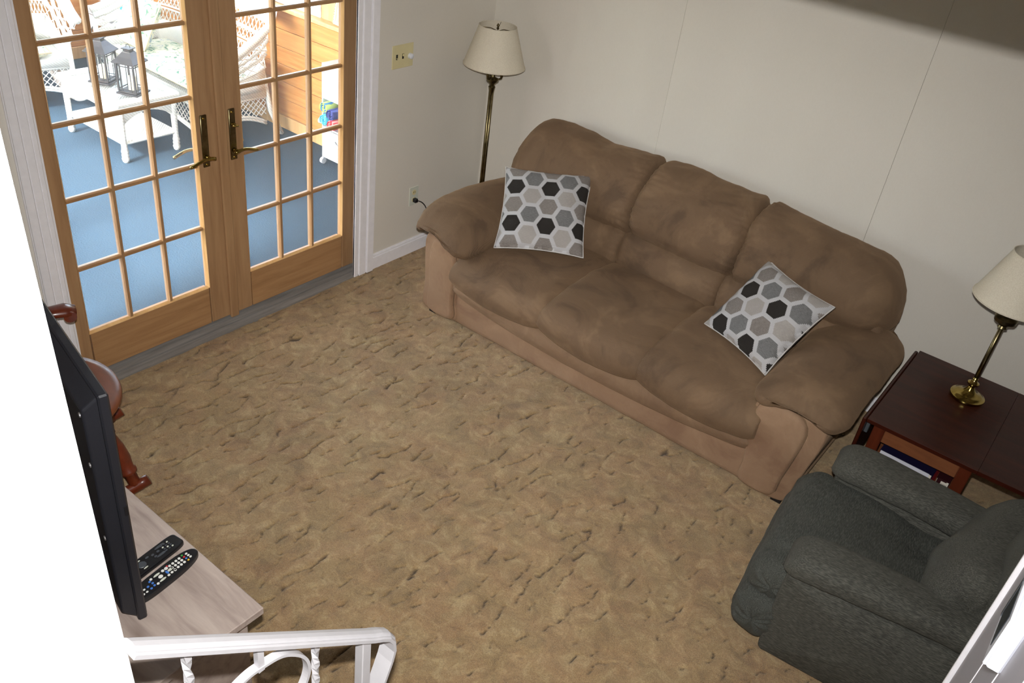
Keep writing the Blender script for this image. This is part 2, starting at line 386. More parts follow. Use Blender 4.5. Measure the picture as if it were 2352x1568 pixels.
def thing(name, label, cat, loc=(0, 0, 0), rz=0.0, group=None):
    o = bpy.data.objects.new(name, None); COL.objects.link(o); o.location = loc; o.rotation_euler = (0, 0, rz)
    o.empty_display_size = 0.1; o['label'] = label; o['category'] = cat
    if group: o['group'] = group
    return o
def tag(o, label, cat, group=None):
    o['label'] = label; o['category'] = cat
    if group: o['group'] = group
    return o
def copy_tree(o, parent=None):
    c = o.copy(); COL.objects.link(c)
    if parent is not None: c.parent = parent
    for ch in [x for x in o.children]: copy_tree(ch, c)
    return c
def keep(o, parent, loc=(0, 0, 0)): o.parent = parent; return o

# numpy value noise
def _h(ix, iy, iz, s):
    n = (ix*374761393 + iy*668265263 + iz*2147483647 + s*974634777) & 0xffffffff
    n = ((n ^ (n >> 13))*1274126177) & 0xffffffff; n = n ^ (n >> 16)
    return (n & 0xffffff)/float(0xffffff)
def vnoise(P, scale, seed=0, octs=1):
    P = np.asarray(P, float)*scale; out = 0; amp = 1; tot = 0
    for o in range(octs):
        i = np.floor(P).astype(np.int64); f = P-i; f = f*f*(3-2*f); r = 0
        for dx in (0, 1):
            for dy in (0, 1):
                for dz in (0, 1):
                    w = (f[..., 0] if dx else 1-f[..., 0])*(f[..., 1] if dy else 1-f[..., 1])*(f[..., 2] if dz else 1-f[..., 2])
                    r = r+w*_h(i[..., 0]+dx, i[..., 1]+dy, i[..., 2]+dz, seed+o)
        out = out+amp*r; tot += amp; amp *= .5; P = P*2.03
    return out/tot-0.5
def closed_spline(pts, n):
    P = np.asarray(pts, float); m = len(P); out = []
    d = np.linalg.norm(np.roll(P, -1, 0)-P, axis=1); cum = np.concatenate([[0], np.cumsum(d)]); T = cum[-1]
    for k in range(n):
        t = T*k/n; i = min(np.searchsorted(cum, t, side='right')-1, m-1); u = (t-cum[i])/max(d[i], 1e-9)
        p0, p1, p2, p3 = P[(i-1) % m], P[i], P[(i+1) % m], P[(i+2) % m]
        out.append(.5*((2*p1)+(-p0+p2)*u+(2*p0-5*p1+4*p2-p3)*u*u+(-p0+3*p1-3*p2+p3)*u**3))
    return np.array(out)
def ring_mesh(name, Rg, mat, parent=None, disp=None, flip=False, label=None):
    """Rg: (nv, nu, 3) closed rings, capped at both ends; disp(P, N) -> signed offset along the normal"""
    Rg = np.asarray(Rg, float); nv, nu, _ = Rg.shape
    du = np.roll(Rg, -1, 1)-np.roll(Rg, 1, 1); dv = np.gradient(Rg, axis=0); N = np.cross(du, dv)
    N /= np.linalg.norm(N, axis=2, keepdims=True)+1e-9
    cen = Rg.mean(axis=(0, 1)); 
    if ((Rg-cen)*N).sum() < 0: N = -N; flip = not flip
    if disp is not None: Rg = Rg+N*disp(Rg, N)[..., None]
    V = Rg.reshape(-1, 3); F = []
    i = np.arange(nv-1)[:, None]*nu; k = np.arange(nu)[None, :]; k2 = (k+1) % nu
    Q = np.stack([i+k, i+k2, i+nu+k2, i+nu+k], -1).reshape(-1, 4)
    if flip: Q = Q[:, ::-1]
    F = [tuple(q) for q in Q]
    V = np.vstack([V, Rg[0].mean(0), Rg[-1].mean(0)]); a, b = nv*nu, nv*nu+1
    for k in range(nu):
        t = (a, (k+1) % nu, k); u = (b, (nv-1)*nu+k, (nv-1)*nu+(k+1) % nu)
        if flip: t = t[::-1]; u = u[::-1]
        F += [t, u]
    return obj(name, V, F, mat, parent, True, label=label)
def endfac(s, L, r0, r1, m0=0.0, m1=0.0):
    """rounding factor at distance s along a length L, with end radii r0/r1 and minimum m0/m1"""
    f = np.ones_like(s)
    a = np.clip(s/r0, 0, 1); f = np.minimum(f, m0+(1-m0)*np.sqrt(1-(1-a)**2))
    b = np.clip((L-s)/r1, 0, 1); f = np.minimum(f, m1+(1-m1)*np.sqrt(1-(1-b)**2))
    return f
def endsamples(L, r0, r1, n):
    t = np.linspace(0, 1, n); k = max(6, n//7)
    a = r0*(1-np.cos(np.linspace(0, PI/2, k))); b = L-r1*(1-np.cos(np.linspace(0, PI/2, k)))[::-1]
    mid = np.linspace(r0, L-r1, max(2, n-2*k+2))[1:-1]
    return np.concatenate([a, mid, b])

# ================================================================== THE SETTING
# ---- carpeted floor of the living room: sculpted pile with real grooves
def crack_field(X, Y):
    P = np.stack([X, Y, 0*X], -1)
    wx = X+0.045*vnoise(P, 8, 3, 2)+0.020*vnoise(P, 30, 5, 2); wy = Y+0.045*vnoise(P, 8, 11, 2)+0.020*vnoise(P, 30, 13, 2)
    an = math.radians(-2); ca_, sa_ = math.cos(an), math.sin(an); wx, wy = wx*ca_+wy*sa_, -wx*sa_+wy*ca_
    sx, sy = 0.070, 0.150                       # cells are longer along y
    a = wx/sx; b = wy/sy; ia = np.floor(a).astype(np.int64); ib = np.floor(b).astype(np.int64)
    f1 = np.full(X.shape, 9e9); f2 = np.full(X.shape, 9e9); idc = np.zeros(X.shape)
    p1 = [0*X, 0*X]; p2 = [0*X, 0*X]
    for dx in (-1, 0, 1):
        for dy in (-1, 0, 1):
            ca, cb = ia+dx, ib+dy
            px = (ca+0.08+0.84*_h(ca, cb, 0*ca, 21)); py = (cb+0.08+0.84*_h(ca, cb, 0*ca, 22))
            ex, ey = (px-a)*sx, (py-b)*sy*0.55; d = np.sqrt(ex*ex+ey*ey)
            m1 = d < f1; m2 = (~m1) & (d < f2)
            f2 = np.where(m1, f1, np.where(m2, d, f2)); p2[0] = np.where(m1, p1[0], np.where(m2, ex, p2[0])); p2[1] = np.where(m1, p1[1], np.where(m2, ey, p2[1]))
            f1 = np.where(m1, d, f1); p1[0] = np.where(m1, ex, p1[0]); p1[1] = np.where(m1, ey, p1[1]); idc = np.where(m1, _h(ca, cb, 0*ca, 31), idc)
    e = f2-f1
    dxx, dyy = p2[0]-p1[0], p2[1]-p1[1]; along_y = np.abs(dxx)/(np.hypot(dxx, dyy)+1e-6)
    mask = np.clip((vnoise(P, 17, 41, 2)-0.015+0.60*(along_y-0.80)-0.02+0.05*np.clip(1.2-X-0.4*(Y+2), -1, 1))*7, 0, 1)*np.clip((along_y-0.55)*4, 0, 1)
    return e, mask, idc
def floor_mesh():
    step = 0.0058; xs = np.arange(0.0, 3.75, step); ys = np.arange(-3.3, 0.001, step)
    X, Y = np.meshgrid(xs, ys, indexing='ij'); P = np.stack([X, Y, 0*X], -1)
    e, mask, idc = crack_field(X, Y)
    wdt = 0.0050+0.0036*np.clip(vnoise(P, 40, 71, 2)*3, -0.85, 1)
    groove = np.clip(1.25*(1-e/wdt), 0, 1)**0.5*mask
    soft = np.clip(1-e/0.030, 0, 1)**2*mask
    z = 0.008*(vnoise(P, 12, 51, 2))+0.0010*idc-0.0026*soft-0.012*groove+0.0010*vnoise(P, 140, 61, 2)
    groove_shade = np.clip(1.3*(1-e/wdt), 0, 1)**0.8*mask
    Z = z-0.001
    nx, ny = X.shape; V = np.stack([X, Y, Z], -1).reshape(-1, 3).astype(np.float32)
    i = (np.arange(nx-1)[:, None]*ny+np.arange(ny-1)[None, :]).ravel(); F = np.stack([i, i+ny, i+ny+1, i+1], -1).astype(np.int32)
    me = bpy.data.meshes.new('floor'); me.vertices.add(len(V)); me.vertices.foreach_set('co', V.ravel())
    me.loops.add(F.size); me.loops.foreach_set('vertex_index', F.ravel()); me.polygons.add(len(F))
    me.polygons.foreach_set('loop_start', np.arange(len(F), dtype=np.int32)*4); me.polygons.foreach_set('loop_total', np.full(len(F), 4, dtype=np.int32))
    me.polygons.foreach_set('use_smooth', np.ones(len(F), dtype=bool)); me.update(calc_edges=True)
    at = me.attributes.new('groove_shade', 'FLOAT', 'POINT'); at.data.foreach_set('value', np.clip(groove_shade, 0, 1).ravel().astype(np.float32))   # shade of the grooves, painted into the pile colour
    me.materials.append(M('carpet_pile')); o = bpy.data.objects.new('floor', me); COL.objects.link(o); o['kind'] = 'structure'
    s = MB(); s.box((-0.0, -3.85, -0.05), (5.6, -3.29, -0.004)).box((3.74, -3.3, -0.05), (5.6, 0, -0.004)).box((0, -3.3, -0.08), (3.75, 0, -0.04))
    s.build('carpet_margin', 'carpet_pile', o)
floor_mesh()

def structure(mb, name, mat, **k): return mb.build(name, mat, kind='structure', **k)
S0, S1 = 1.035, 2.765                    # door opening (distance from the corner along the left wall)
w = MB(); w.box((-0.15, -S0, 0), (0, 0.1, 2.5)); w.box((-0.15, -3.95, 0), (0, -S1, 2.5)); w.box((-0.15, -S1, 2.07), (0, -S0, 2.5))
structure(w, 'wall_left', 'wallpaper')
wb = structure(MB().box((0, 0.006, 0), (5.7, 0.12, 2.5)), 'wall_back', 'dark_gap')
pw = 1.2142; x = 0.0
for i in range(5):
    x1 = min(pw*(i+1), 5.7)
    MB().box((x+(0.0005 if i else 0), -0.001, 0), (x1-0.0005, 0.006, 2.5), 0.0008).build('wall_panel', 'wallpaper', wb); x = x1
structure(MB().box((0, -3.97, 0), (2.3, -3.85, 2.5)), 'wall_front', 'wallpaper')
structure(MB().box((5.6, -3.97, 0), (5.72, 0, 2.5)), 'wall_right', 'wallpaper')
structure(MB().box((3.6, -3.97, 0), (5.6, -3.85, 2.5)), 'wall_front_right', 'wallpaper')
lw = MB().box((2.28, -6.5, -0.05), (2.4, -3.85, 4.0)); lw.v = [(a, (-3.807-0.0223*b2 if b > -4 else b), b2) for a, b, b2 in lw.v]
structure(lw, 'wall_stair_left', 'stair_wall_paint')
# the right-hand wall of the stairs, with vertical reeding and a corner moulding at its end
sw = MB().box((3.478, -6.5, -0.05), (3.6, -2.50, 4.0)).build('wall_stair_right', 'stair_lavender', kind='structure')
for y in np.arange(-3.4, -2.6, 0.2):
    MB().box((3.4765, y, 0.1), (3.479, y+0.003, 2.45)).build('panel_seam', 'white_gloss', sw)
structure(MB().box((3.467, -2.512, 0.0), (3.605, -2.497, 2.5), 0.002), 'trim_1', 'white_gloss')
c = MB(); c.box((-0.15, -3.0, 2.494), (5.72, 0.1, 2.62)); c.box((-0.15, -3.97, 2.494), (2.4, -3.0, 2.62)); c.box((3.48, -3.97, 2.494), (5.72, -3.0, 2.62))
structure(c, 'ceiling', 'ceiling_paint')
hd = MB().box((2.4, -3.0, 2.5), (3.48, -2.9, 4.0)).box((2.28, -3.86, 2.5), (2.4, -2.9, 4.0)); structure(hd, 'wall_header', 'stair_wall_paint')
structure(MB().box((2.2, -6.7, 4.0), (3.7, -2.8, 4.1)), 'ceiling_upper', 'ceiling_paint')
structure(MB().box((2.2, -6.62, 1.0), (3.7, -6.5, 4.0)), 'wall_upper', 'stair_wall_paint')
st = MB()
for k in range(6):
    y0 = -3.22-0.2*k; st.box((2.425, -4.45 if k < 5 else -6.5, 0.19*k), (3.478, y0, 0.19*(k+1)), 0.01)
structure(st, 'floor_stairs', 'stair_carpet')

# baseboards
def baseboard(name, a, b, nrm):
    m = MB(); ax, ay = a; bx, by = b; nx, ny = nrm
    for h0, h1, t in ((0, 0.078, 0.014), (0.078, 0.092, 0.010), (0.092, 0.098, 0.006)):
        m.box((ax, ay, h0), (bx+nx*t, by+ny*t, h1), 0.001)
    structure(m, name, 'white_gloss')
baseboard('baseboard_back', (0.0, -0.001), (5.6, -0.001), (0, -1))
baseboard('baseboard_left', (0.0, -0.962), (0.0, -0.015), (1, 0))
baseboard('baseboard_left_front', (0.0, -3.85), (0.0, -2.85), (1, 0))
# door casing: stepped, reeded boards; jambs
def casing(name, s_in, s_out, z1=2.16):
    m = MB(); d = 1 if s_out > s_in else -1; wd = abs(s_out-s_in)
    m.box((0, -s_in, 0), (0.012, -s_out, z1), 0.001)
    for a, b, t in ((0.0, 0.22, 0.015), (0.24, 0.60, 0.019), (0.63, 0.98, 0.024)):
        m.box((0.0, -(s_in+d*wd*a), 0), (t, -(s_in+d*wd*b), z1), 0.003)
    structure(m, name, 'white_gloss')
casing('trim_2', 1.105, 0.958); casing('trim_3', 2.755, 2.85)
structure(MB().box((0, -2.84, 2.06), (0.02, -0.958, 2.17), 0.004), 'trim_4', 'white_gloss')
j = MB().box((-0.15, -1.105, 0.0), (0.0, -1.0, 2.08)).xf(lambda v: v if v.y > -1.06 else Vector((v.x, -1.045, v.z)))
structure(MB().box((-0.15, -1.043, 0.02), (0.001, -1.0, 2.08)), 'trim_5', 'white_gloss')
structure(MB().box((-0.15, -2.80, 0.02), (0.001, -2.742, 2.08)), 'trim_6', 'white_gloss')
# grey threshold under the doors
sl = MB()
for x0, x1, z0, z1 in ((-0.16, -0.075, 0.052, 0.050), (-0.072, -0.048, 0.046, 0.040), (-0.045, -0.022, 0.036, 0.028), (-0.019, 0.012, 0.022, 0.010)):
    k = MB().box((x0, -2.765, -0.01), (x1, -1.035, 0.05)); k.v = [(a, b, (z0 if abs(a-x0) < 1e-6 else z1) if c_ > 0.03 else c_) for a, b, c_ in k.v]; sl.add(k.v, k.f)
sl.box((-0.16, -2.765, -0.01), (0.011, -1.035, 0.008))
structure(sl, 'trim_7', 'sill_grey')

# ---- the two fifteen-light pine doors
PW, PH, Z0 = 0.2087, 0.3229, 0.2694
def leaf(name, sl_, sr_, gl, label_side):
    """sl_ > sr_: outer edges (distance from corner); gl: left glass edge"""
    d = thing(name, '', '', (0, 0, 0)); del d['label']; del d['category']; d['kind'] = 'structure'
    gr = gl-3*PW; zt = Z0+5*PH; xf, xb = -0.048, -0.092; zb = 0.056; top = 2.06
    for a, b in ((sl_, gl+0.006), (gr-0.006, sr_)): MB().box((xb, -a, zb), (xf, -b, top), 0.003).build('stile', 'door_pine', d)
    MB().box((xb, -gl, zb), (xf-0.0005, -gr, Z0-0.006), 0.002).build('bottom_rail', 'door_pine_rail', d)
    MB().box((xb, -gl, zt+0.006), (xf-0.0005, -gr, top), 0.002).build('top_rail', 'door_pine_rail', d)
    # glazing bead round the opening
    b = MB()
    def slope(p, q, inward):
        b.add(*wedge(p, q, inward))
    for s_, sg in ((gl, -1), (gr, 1)):
        V = [(xf-0.001, -(s_-sg*0.006), Z0-0.006), (xf-0.014, -(s_+sg*0.004), Z0), (xf-0.014, -(s_+sg*0.004), zt), (xf-0.001, -(s_-sg*0.006), zt+0.006), (xf-0.02, -(s_-sg*0.006), Z0-0.006), (xf-0.02, -(s_-sg*0.006), zt+0.006)]
        b.add(V, [(0, 1, 2, 3), (1, 4, 5, 2), (0, 3, 5, 4)])
    for z_, sg in ((Z0, 1), (zt, -1)):
        V = [(xf-0.001, -(gl+0.006), z_-sg*0.006), (xf-0.014, -gl, z_+sg*0.004), (xf-0.014, -gr, z_+sg*0.004), (xf-0.001, -(gr-0.006), z_-sg*0.006), (xf-0.02, -gl, z_-sg*0.006), (xf-0.02, -gr, z_-sg*0.006)]
        b.add(V, [(0, 1, 2, 3), (1, 4, 5, 2), (0, 3, 5, 4)])
    b.build('glazing_bead', 'pine_light', d)
    def muntin(p, q, vert):
        m = MB(); hw = 0.0105
        if vert:
            s_ = p; prof = [(-hw, -0.068), (-hw, -0.062), (-hw*.62, -0.053), (hw*.62, -0.053), (hw, -0.062), (hw, -0.068), (hw*.6, -0.086), (-hw*.6, -0.086)]
            V = [(x_, -s_+u, z_) for z_ in (Z0, zt) for u, x_ in prof]
        else:
            z_ = p; prof = [(-hw, -0.068), (-hw, -0.062), (-hw*.62, -0.0536), (hw*.62, -0.0536), (hw, -0.062), (hw, -0.068), (hw*.6, -0.0853), (-hw*.6, -0.0853)]
            V = [(x_, y_, z_+u) for y_ in (-gl, -gr) for u, x_ in prof]
        n = len(prof); F = [(k, (k+1) % n, n+(k+1) % n, n+k) for k in range(n)]+[tuple(range(n))[::-1], tuple(range(n, 2*n))]
        return m.add(V, F).build('muntin', 'door_pine' if vert else 'door_pine_rail', d)
    for i in (1, 2): muntin(gl-i*PW, 0, True)
    for k in (1, 2, 3, 4): muntin(Z0+k*PH, 0, False)
    pane = None
    for k in range(5):
        for i in range(3):
            if pane is None:
                pane = MB().box((-0.0715, 0.003, 0.003), (-0.0685, PW-0.003, PH-0.003)).build('pane', 'pane_glass', d); o = pane
            else: o = pane.copy(); COL.objects.link(o); o.parent = d
            o.location = (0, -(gl-i*PW), Z0+k*PH)
    return d
dl = leaf('door_1', 2.738, 1.905, 2.660, 'left'); dr = leaf('door_2', 1.898, 1.047, 1.774, 'right')
MB().box((-0.05, -1.925, 0.045), (-0.030, -1.875, 2.06), 0.006).build('astragal', 'door_pine', dl)
def handle(parent, s, z, side, thumb):
    k = MB().box((-0.049, -(s+0.018), z-0.125), (-0.041, -(s-0.018), z+0.125), 0.003)
    pl_ = k.build('handle_plate', 'antique_brass', parent, auto=40)
    m = MB(); zc = z-0.075
    m.tube([(-0.046, -s, zc), (-0.012, -s, zc)], [0.012, 0.010], 12)
    pts = []; 
    for t in np.linspace(0, 1, 14):
        u = -0.022+t*0.135; w_ = 0.012*math.sin(t*PI*1.25+0.2)-0.004
        pts.append((-0.006+0.004*math.sin(t*PI), -s-side*u, zc+w_))
    m.tube(pts, [0.009, 0.0095, 0.009, 0.0082, 0.0078, 0.0076, 0.0076, 0.0076, 0.0076, 0.0078, 0.008, 0.008, 0.0076, 0.006], 10)
    m.build('lever', 'brass', pl_, True)
    if thumb: MB().tube([(-0.046, -s, z+0.05), (-0.022, -s, z+0.05)], 0.010, 12).tube([(-0.020, -s+0.016, z+0.047), (-0.020, -s-0.016, z+0.053)], [0.006, 0.006], 8).build('thumb_turn', 'brass', pl_, True)
    n = MB().tube([(-0.041, -s, z+0.108), (-0.0385, -s, z+0.108)], 0.005, 10).tube([(-0.041, -s, z-0.112), (-0.0385, -s, z-0.112)], 0.005, 10); n.build('screw', 'brass', pl_)
    # the lever on the sunroom side, seen through the glass
    o = MB().tube([(-0.092, -s, zc), (-0.122, -s, zc)], 0.010, 10)
    o.tube([(-0.128, -s-side*u_, zc+0.012*math.sin((u_+0.02)*28)) for u_ in np.linspace(-0.02, 0.115, 10)], 0.0078, 8); o.build('outer_lever', 'brass', pl_, True)
handle(dl, 1.990, 1.030, 1, False); handle(dr, 1.838, 1.030, -1, True)

# ---- switches, outlet, lamp cord
t = thing('switch_plate', 'ivory light switch plate with two toggles and a white dimmer knob', 'light switch', (0.0, -0.767, 1.246))
MB().box((0.0, -0.080, -0.063), (0.005, 0.080, 0.063), 0.002).build('cover_plate', 'ivory_plastic', t)
for yy, up in ((-0.046, -1), (0.0, 1)):
    MB().box((0.004, yy-0.006, -0.014), (0.006, yy+0.006, 0.014)).build('toggle_slot', 'black_plastic', t)
    MB().box((0.005, yy-0.004, -0.004+0.005*up), (0.016, yy+0.004, 0.004+0.009*up), 0.001).build('toggle', 'ivory_plastic', t)
MB().tube([(0.005, 0.054, -0.006), (0.020, 0.054, -0.006), (0.024, 0.054, -0.006)], [0.016, 0.015, 0.010], 16).build('dimmer_knob', 'white_plastic', t, auto=40)
for zz in (-0.045, 0.045):
    for yy in (-0.046, 0.0, 0.046): MB().tube([(0.004, yy, zz), (0.0062, yy, zz)], 0.003, 8).build('screw', 'ivory_plastic', t)
t = thing('wall_outlet', 'pale wall outlet with a black plug in its lower socket', 'outlet', (0.0, -0.617, 0.383))
MB().box((0.0, -0.038, -0.060), (0.005, 0.038, 0.060), 0.002).build('cover_plate', 'pale_plastic', t)
for zz in (-0.024, 0.024): MB().tube([(0.004, 0, zz), (0.0065, 0, zz)], 0.0165, 18).build('socket', 'ivory_plastic', t, auto=40)
for yy in (-0.006, 0.006): MB().box((0.006, yy-0.0012, 0.020), (0.0072, yy+0.0012, 0.030)).build('slot', 'black_plastic', t)
ck = MB().box((0.0068, -0.631, 0.347), (0.034, -0.606, 0.372), 0.004)
cords = []
pts = [(0.03, -0.612, 0.36), (0.05, -0.590, 0.352), (0.056, -0.556, 0.31), (0.050, -0.535, 0.24), (0.046, -0.515, 0.16), (0.06, -0.480, 0.09), (0.10, -0.44, 0.03), (0.16, -0.36, 0.012), (0.2, -0.29, 0.012)]
P = []
for i in range(len(pts)-1):
    for u in np.linspace(0, 1, 5)[:-1]: P.append(Vector(pts[i]).lerp(Vector(pts[i+1]), u))
P.append(Vector(pts[-1]))
for _ in range(3): P = [P[0]]+[(P[i-1]+P[i]*2+P[i+1])/4 for i in range(1, len(P)-1)]+[P[-1]]
t = thing('power_cord', 'black lamp cord running from the wall outlet down behind the brown sofa', 'cord', (0.0, -0.617, 0.36))
def local(o, t):
    o.parent = t; m = o.data; off = t.location; m.transform(Matrix.Translation(-off)); return o
local(MB().tube(P, 0.0032, 6).build('cable', 'black_plastic', None, True), t); local(ck.build('plug', 'black_plastic'), t)

# thermostat on the stair wall
t = thing('thermostat', 'white wall thermostat with dark display on stair wall at right edge', 'thermostat', (3.478, -2.955, 1.615))
MB().box((-0.022, -0.056, -0.057), (0.0, 0.080, 0.055), 0.003).build('housing', 'white_plastic', t)
MB().box((-0.028, -0.056, -0.054), (-0.0215, 0.076, 0.052), 0.002).build('face_plate', 'white_plastic', t)
MB().box((-0.0290, -0.030, -0.034), (-0.0275, 0.074, 0.036), 0.0004).build('display', 'display_grey', t)
MB().box((-0.0295, 0.060, -0.045), (-0.0275, 0.074, 0.04), 0.0004).build('button_strip', 'button_grey', t)

# ================================================================== THE BROWN SOFA (built in world coordinates under an empty at the origin of its base)
XM = 1.650
def wrinkle(P, amp, sc=9, seed=3): return amp*vnoise(P, sc, seed, 3)
sofa = thing('sofa', 'brown microfibre three-seat sofa with overstuffed back against the wall', 'sofa', (0, 0, 0))
def pleats(P, x0, reach, amp, seed, zfreq=170, axis=0):
    d = np.clip(1-np.abs(P[..., axis]-x0)/reach, 0, 1)
    q = P[..., 2]*zfreq + P[..., 1]*zfreq*0.6 + 9*vnoise(P, 9, seed, 2)
    m = np.clip(vnoise(P*np.array([0.2, 1, 1]) if axis == 0 else P*np.array([1, 0.2, 1]), 11, seed+5, 2)+0.35, 0, 1)
    return amp*np.sin(q)*d**1.4*m
# frame box behind and below
b = MB(); b.box((0.62, -0.30, 0.05), (2.70, -0.045, 0.80), 0.05); b.box((0.60, -0.98, 0.05), (2.66, -0.06, 0.27), 0.02)
b.build('frame', 'sofa_microfibre', sofa, auto=40)
# upper back pillows
def zt_fn(xs):
    return np.interp(xs, [0.46, 0.60, 0.75, 0.88, 1.02, 1.18, 1.34, 1.5, 1.7, 1.9, 2.0, 2.15, 2.30, 2.5, 2.66, 2.80], [0.94, 0.965, 0.985, 0.975, 0.950, 0.972, 0.982, 0.992, 0.985, 0.985, 0.982, 0.962, 0.946, 0.938, 0.925, 0.915])
def back_pillow(x0, x1, r0, r1, m0, m1, seed):
    L = x1-x0; s = endsamples(L, r0, r1, 66); f = endfac(s, L, r0, r1, m0, m1); xs = x0+s
    base = closed_spline([(-0.300, 0.575), (-0.385, 0.600), (-0.440, 0.660), (-0.450, 0.735), (-0.420, 0.820), (-0.365, 0.905), (-0.285, 0.965), (-0.195, 0.985), (-0.110, 0.965), (-0.060, 0.900), (-0.045, 0.800), (-0.05, 0.66), (-0.12, 0.585)], 190)
    out = []
    for x, ff in zip(xs, f):
        q = base.copy(); z1 = zt_fn(x); q[:, 1] = 0.575+(q[:, 1]-0.575)*(z1-0.575)/(0.985-0.575)
        c = np.array([-0.215, 0.70 if min(m0, m1) > 0.2 else 0.66]); q = c+(q-c)*ff
        bul = 0.012*math.sin(PI*(x-x0)/L); q[:, 0] -= bul*np.clip((q[:, 1]-0.5)*3, 0, 1)*(q[:, 0] < -0.2)
        out.append(np.stack([np.full(len(q), x), q[:, 0], q[:, 1]], 1))
    def disp(P, N):
        d = wrinkle(P, 0.030, 5, seed)+wrinkle(P, 0.006, 26, seed+1)
        if m0 > .2: d = d+pleats(P, x0, 0.17, 0.0065, seed+2)
        else: d = d+pleats(P, x0, 0.10, 0.003, seed+2, 120)
        if m1 > .2: d = d+pleats(P, x1, 0.20, 0.0075, seed+3)
        else: d = d+pleats(P, x1, 0.10, 0.003, seed+2, 120)
        low = np.clip((0.66-P[..., 2])/0.1, 0, 1); d = d+0.003*low*np.sin(P[..., 0]*95+4*vnoise(P, 12, seed+4, 2))
        return d
    return ring_mesh('back_pillow', out, 'sofa_microfibre', sofa, disp)
back_pillow(0.475, 1.372, 0.20, 0.055, 0.0, 0.62, 10)
back_pillow(1.352, 1.985, 0.055, 0.055, 0.62, 0.62, 20)
back_pillow(1.965, 2.758, 0.055, 0.20, 0.62, 0.0, 30)
# lumbar pillows
def lumbar(x0, x1, seed, m0=.7, m1=.7):
    L = x1-x0; s = endsamples(L, 0.05, 0.05, 44); f = endfac(s, L, 0.05, 0.05, m0, m1)
    base = closed_spline([(-0.30, 0.625), (-0.375, 0.628), (-0.43, 0.60), (-0.462, 0.545), (-0.475, 0.485), (-0.462, 0.43), (-0.42, 0.405), (-0.30, 0.40), (-0.2, 0.45), (-0.2, 0.58)], 110)
    out = []
    for x, ff in zip(x0+s, f):
        c = np.array([-0.30, 0.515]); q = c+(base-c)*ff; out.append(np.stack([np.full(len(q), x), q[:, 0], q[:, 1]], 1))
    def disp(P, N): return wrinkle(P, 0.012, 8, seed)+pleats(P, x0, 0.13, 0.005, seed+2, 190)+pleats(P, x1, 0.13, 0.005, seed+3, 190)
    return ring_mesh('lumbar_pillow', out, 'sofa_microfibre', sofa, disp)
lumbar(0.70, 1.345, 40); lumbar(1.335, 1.945, 44); lumbar(1.935, 2.60, 48)
# seat cushions
def seat(x0, x1, seed, m0=.80, m1=.80, r=0.075, dip=0.0):
    L = x1-x0; s = endsamples(L, r, r, 54); f = endfac(s, L, r, r, m0, m1)
    base = closed_spline([(-0.38, 0.30), (-0.37, 0.40), (-0.45, 0.455), (-0.60, 0.472), (-0.78, 0.474), (-0.93, 0.462), (-1.035, 0.438), (-1.095, 0.400), (-1.118, 0.350), (-1.105, 0.305), (-1.062, 0.276), (-0.96, 0.265), (-0.7, 0.25), (-0.5, 0.25)], 96)
    out = []
    for x, ff in zip(x0+s, f):
        q = base.copy(); c = np.array([-0.72, 0.33]); g = np.array([0.90+0.10*ff, ff]); q = c+(q-c)*g
        v = (x-x0)/L; bow = math.sin(PI*v)**0.8; fr = np.clip((-q[:, 0]-0.85)/0.2, 0, 1)
        q[:, 1] -= fr*bow*0.040*np.clip((0.38-q[:, 1])/0.1, 0, 1); q[:, 0] -= fr*bow*0.012
        out.append(np.stack([np.full(len(q), x), q[:, 0], q[:, 1]], 1))
    def disp(P, N):
        d = wrinkle(P, 0.015, 4.5, seed)+wrinkle(P, 0.005, 20, seed+1)
        d = d+pleats(P, x0, 0.07, 0.0035, seed+2, 90)+pleats(P, x1, 0.07, 0.0035, seed+3, 90)
        fr = np.clip((-P[..., 1]-0.95)/0.1, 0, 1); return d*(1-0.3*fr)
    return ring_mesh('seat_cushion', out, 'sofa_microfibre', sofa, disp)
seat(0.735, 1.335, 60); seat(1.322, 1.915, 64); seat(1.902, 2.515, 68)
# front rail roll under the cushions, then the flat skirt
def sweep_x(name, x0, x1, prof_fn, mat, seed, n=90, amp=0.006, parent=None, label=None):
    out = []
    for x in np.linspace(x0, x1, n):
        q = closed_spline(prof_fn((x-x0)/(x1-x0)), 36); out.append(np.stack([np.full(len(q), x), q[:, 0], q[:, 1]], 1))
    return ring_mesh(name, out, mat, parent or sofa, lambda P, N: wrinkle(P, amp, 7, seed), label=label)
def rail_prof(v):
    sag = 0.072*math.sin(PI*v)**0.7; t = 0.300-0.03*math.sin(PI*v); lo = 0.205-sag
    return [(-0.90, t), (-1.02, t), (-1.062, t-0.03), (-1.078, (t+lo)/2), (-1.066, lo+0.02), (-1.036, lo+0.002), (-0.9, lo)]
sweep_x('front_rail', 0.742, 2.50, rail_prof, 'sofa_rail_microfibre', 71)
def skirt_prof(v):
    return [(-0.90, 0.255), (-1.005, 0.25), (-1.034, 0.20), (-1.040, 0.12), (-1.038, 0.045), (-1.028, 0.024), (-0.9, 0.024)]
sweep_x('skirt', 0.735, 2.52, skirt_prof, 'sofa_microfibre_lit', 75, amp=0.008, label='pinkish tan front skirt')
